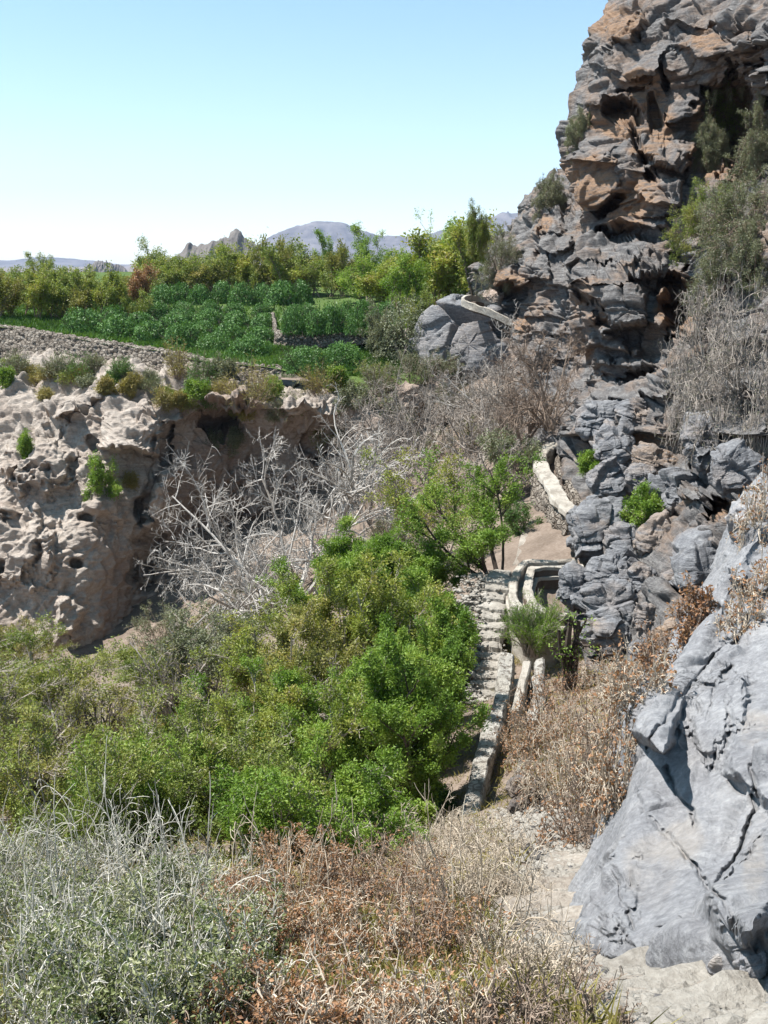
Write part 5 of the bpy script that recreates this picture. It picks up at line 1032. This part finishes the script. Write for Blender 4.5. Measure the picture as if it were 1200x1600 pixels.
# --- scrub on the shaded gully floor
for i, (u, v, hp, wp, m, lb) in enumerate([(380,985,60,110,'sage_leaf','grey scrub at the foot of the wide bare tree, left side'),(450,960,50,100,'sage_leaf','grey scrub directly under the wide bare tree'),(560,905,60,90,'olive_leaf','olive scrub right of the wide bare tree trunk'),(620,870,60,110,'sage_leaf','grey scrub in the gully mouth'),
     (600,760,50,90,'sage_leaf','sparse scrub against the pink earth bank'),(690,720,50,100,'sage_leaf','sparse scrub halfway up the gully'),(760,690,40,90,'olive_leaf','olive scrub left of the white parapet bend'),(810,830,40,60,'grass_blade','green weeds at the edge of the dusty landing'),
     (640,600,46,70,'sage_leaf','dry scrub on the bank beneath the big round bush'),(590,606,40,60,'olive_leaf','low scrub at the right tip of the terrace edge'),(680,590,40,70,'sage_leaf','dry scrub at the foot of the big grey rock'),(330,1010,60,110,'olive_leaf','olive scrub in the shadow of the tan cliff'),
     (250,1010,60,80,'sage_leaf','grey scrub at the base of the tan cliff'),(700,640,40,80,'sage_leaf','thin scrub below the big grey rock'),(520,700,36,60,'olive_leaf','thin olive scrub on the pink earth bank')]):
    p, h, w = at_px(u, v, hp, wp); plant('scrub', lb, 'scrub', p, h, w, dict(SHRUB, leafmat=m, size=.06, leaf=12, stems=18, bare=.25), 700 + i)
# --- dry brown scrub on the slope right of the channel
DRY = dict(stems=34, spread=78, up=-.03, curl=.15, K=9, r=.007, lv=[(6, .55, 50, .2), (5, .5, 55, .22)], leaf=2, size=.035, asp=.5, base=.3, bark='brown_bark', minr=.0026, leafmat='brown_leaf', bare=.3, stempart='twigs', part='dead_leaves')
for i, (u, v, hp, wp, bk, lf_, lb) in enumerate([
  (850,1170,110,120,'brown_bark',4,'rusty dead scrub just right of the plaster parapet'),(905,1200,120,150,'straw_bark',3,'straw coloured dry scrub in the middle of the slope'),(960,1180,130,130,'brown_bark',2,'grey brown dry scrub beside the slab'),(870,1260,100,120,'straw_bark',2,'dry twigs above the heap of loose stones'),
  (930,1290,130,120,'brown_bark',1,'long dry canes leaning on the slab'),(820,1180,70,80,'straw_bark',3,'dry scrub at the edge of the channel'),(960,1090,70,110,'straw_bark',2,'pale dry scrub behind the little dark tree'),(1000,1090,80,110,'straw_bark',2,'yellowish dry scrub at the top of the slope'),
  (905,1085,34,110,'brown_bark',3,'dark dry scrub around the foot of the little tree'),(1040,1050,70,90,'brown_bark',2,'dry scrub under the orange tinted boulder'),(1085,985,70,70,'brown_bark',4,'dead brown leaves above the orange tinted boulder'),(960,1250,120,90,'straw_bark',2,'arching straw twigs against the edge of the slab'),
  (900,1320,70,110,'brown_bark',2,'low brown twigs overhanging the path')]):
    p, h, w = at_px(u, v, hp, wp); plant('dry_scrub', lb, 'dry bush', p, h, w, dict(DRY, bark=bk, leaf=max(0, lf_ - 1), minr=.0034, bare=.4), 570 + i)
for i, (u, v, hp, wp, lb) in enumerate([(1160,985,90,90,'dry twigs draped over the grey block above the slab'),(1190,930,70,60,'dry twigs at the right edge over the twiggy block'),(1185,820,90,70,'dark dead twigs above the grey block at the right edge')]):
    p, h, w = at_px(u, v, hp, wp); plant('dry_scrub', lb, 'dry bush', p, h, w, dict(DRY, bark='straw_bark', leaf=1, stems=20, minr=.003), 590 + i)

# --- foreground: grey green shrubs with silver twigs (left), dead brown brush (middle)
GREY = dict(stems=46, spread=75, up=.0, curl=.12, K=9, r=.006, lv=[(9, .5, 45, .16), (6, .5, 48, .17)], leaf=9, size=.018, asp=.45, base=.32, bark='silver_bark', minr=.0016, leafmat='grey_leaf', jit=.6, stempart='twigs')
FG = [(60,1640,190,300),(200,1660,200,300),(330,1640,180,260),(20,1520,150,260),(150,1530,150,260),(270,1520,150,240),(370,1540,130,200),(70,1430,110,240),(200,1430,110,220),(320,1430,100,200),(-20,1440,120,200)]
FL = ['grey green shrub in the bottom left corner','grey green shrub at the bottom edge right of the corner one','grey green shrub at the bottom edge next to the brown brush','leafy grey green shrub at the left edge above the corner one','dense grey green shrub in the middle of the silvery patch','grey green shrub right of the dense middle one','grey green shrub mixing with dead brown leaves','silver twigged shrub in the upper left of the silvery patch','silver twigged shrub at the top middle of the silvery patch','silver twigged shrub at the top right of the silvery patch','silver twigged shrub at the very left edge']
for i, ((u, v, hp, wp), lb) in enumerate(zip(FG, FL)):
    p, h, w = at_px(u, v, hp, wp, 'g'); plant('silver_shrub', lb, 'shrub', p, h, w, dict(GREY, leaf=4 if i < 7 else 2, size=.018), 600 + i)
CANE = dict(stems=60, spread=84, up=-.04, curl=.15, K=14, r=.005, lv=[(5, .4, 40, .16)], leaf=0, base=.5, bark='silver_bark', minr=.0022, stempart='canes')
for i, (u, v, hp, wp, bk, lb) in enumerate([(90,1440,200,330,'silver_bark','long arching silver canes over the left thicket'),(260,1450,170,300,'silver_bark','bare silver canes arching above the grey green shrubs'),(200,1560,170,360,'silver_bark','tangled pale stems woven through the middle of the silvery patch'),(20,1540,190,300,'silver_bark','tangled pale stems at the left edge'),(330,1600,170,300,'silver_bark','pale stems leaning into the dead brown brush'),(150,1380,150,280,'silver_bark','thin silver stems in front of the dark stemmed thicket'),(80,1640,230,330,'silver_bark','long pale canes crossing the bottom left shrubs'),(430,1440,170,260,'straw_bark','pale arching canes over the dead brown leaves'),(640,1420,150,300,'straw_bark','long thin canes reaching over the dark gap'),(760,1480,170,260,'straw_bark','thin pale canes beside the path')]):
    p, h, w = at_px(u, v, hp, wp, 'g'); plant('cane_clump', lb, 'canes', p, h, w, dict(CANE, bark=bk), 620 + i)
BR = [(430,1650,150,280,5),(560,1660,150,280,3),(690,1660,150,260,3),(800,1650,130,220,1),(460,1530,140,240,6),(580,1530,130,240,3),(700,1530,140,240,4),(800,1540,110,180,2),(480,1430,120,220,7),(590,1430,120,220,4),(700,1420,120,220,2),(780,1420,100,150,2),(560,1350,70,180,3),(660,1345,80,180,1),(750,1345,80,160,1),(880,1600,110,170,2),(400,1450,90,160,5),(850,1560,110,150,2),(940,1640,90,150,1)]
BLB = ['rust leaved dead brush at the bottom edge beside the silvery shrubs','pale dead brush at the bottom edge in the middle','straw dead brush at the bottom edge right of the middle','thin dead brush at the bottom edge beside the white steps','rust leaved brush in the left of the brown patch','grey straw brush in the middle of the brown patch','brown leaved brush in the right of the brown patch','sparse dead brush along the left side of the path','most reddish dead brush at the top left of the brown patch','dead brush with scattered brown leaves at the top middle','grey leafless brush at the top right of the brown patch','twiggy grey brush next to the dark upright stone','low dead brush in front of the lime bush','leafless brush under the dark gap of the thicket','leafless brush at the lower end of the channel','bare stalks at the bottom edge over the white steps','rust leaved brush where the silvery shrubs begin','dry brush spilling onto the lowest pale tread','dry stalks in front of the bleached treads']
for i, ((u, v, hp, wp, lf_), lb) in enumerate(zip(BR, BLB)):
    p, h, w = at_px(u, v, hp, wp, 'g'); plant('dead_brush', lb, 'dead brush', p, h * .85, w, dict(DRY, stems=52 if i not in (15, 18) else 20, bark='straw_bark' if i % 3 else 'brown_bark', leaf=(0, 0, 0, 1, 3, 5, 7, 11)[lf_], size=.017, minr=.0017, r=.006, bare=.35, lv=[(8, .55, 55, .22), (6, .5, 60, .24)]), 640 + i)
# leaf litter and small dry stalks on the floor
r_ = np.random.default_rng(21); L = []
for k in range(60000):
    u, v = (r_.uniform(-150, 1010), r_.uniform(1000, 1640)) if k < 45000 else (r_.uniform(230, 850), r_.uniform(600, 1010)); L.append((u, v))
L = np.array(L); X = P(L[:, 0], L[:, 1], 1.0)
t = np.full(len(L), 1.5)
for _ in range(60):
    q = X * t[:, None]; over = q[:, 2] > gz(q[:, 0], q[:, 1]); t = np.where(over, t * 1.045, t)
q = X * (t / 1.02)[:, None]; q[:, 2] = gz(q[:, 0], q[:, 1]) + .06
q[:, :2] += r_.normal(size=(len(q), 2)) * .12; q[:, 2] = gz(q[:, 0], q[:, 1]) + .05
dpa = np.abs(q[:, None, :2] - PLn[None, ::8, :2]); dmin = np.hypot(dpa[..., 0], dpa[..., 1]).min(1); q = q[dmin > .4]
grass_on(q, .16, 'dry_grass', 'dry straw and litter covering the ground between the shrubs', 'straw_blade', 22, .012, 1.4)

# ------------------------------------------------------------------ the air
m = bpy.data.materials.new('air'); m.use_nodes = True; t = m.node_tree; t.nodes.clear()
o_ = t.nodes.new('ShaderNodeOutputMaterial'); pv = t.nodes.new('ShaderNodeVolumePrincipled'); pv.inputs['Color'].default_value = (.60, .72, 1, 1); pv.inputs['Density'].default_value = .0001; pv.inputs['Anisotropy'].default_value = .1
t.links.new(pv.outputs[0], o_.inputs['Volume'])
x0, x1, y0, y1, z0, z1 = -6600, 6600, -6600, 6650, -75, 420
Vh = np.array([(x, y, z) for z in (z0, z1) for y in (y0, y1) for x in (x0, x1)], float)
tag(ob('haze', mesh_np('haze', Vh, np.array([(0, 2, 3, 1), (4, 5, 7, 6), (0, 1, 5, 4), (2, 6, 7, 3), (0, 4, 6, 2), (1, 3, 7, 5)]), m, False)), 'thin blue air between the valley and the far mountains', 'haze', kind='stuff')
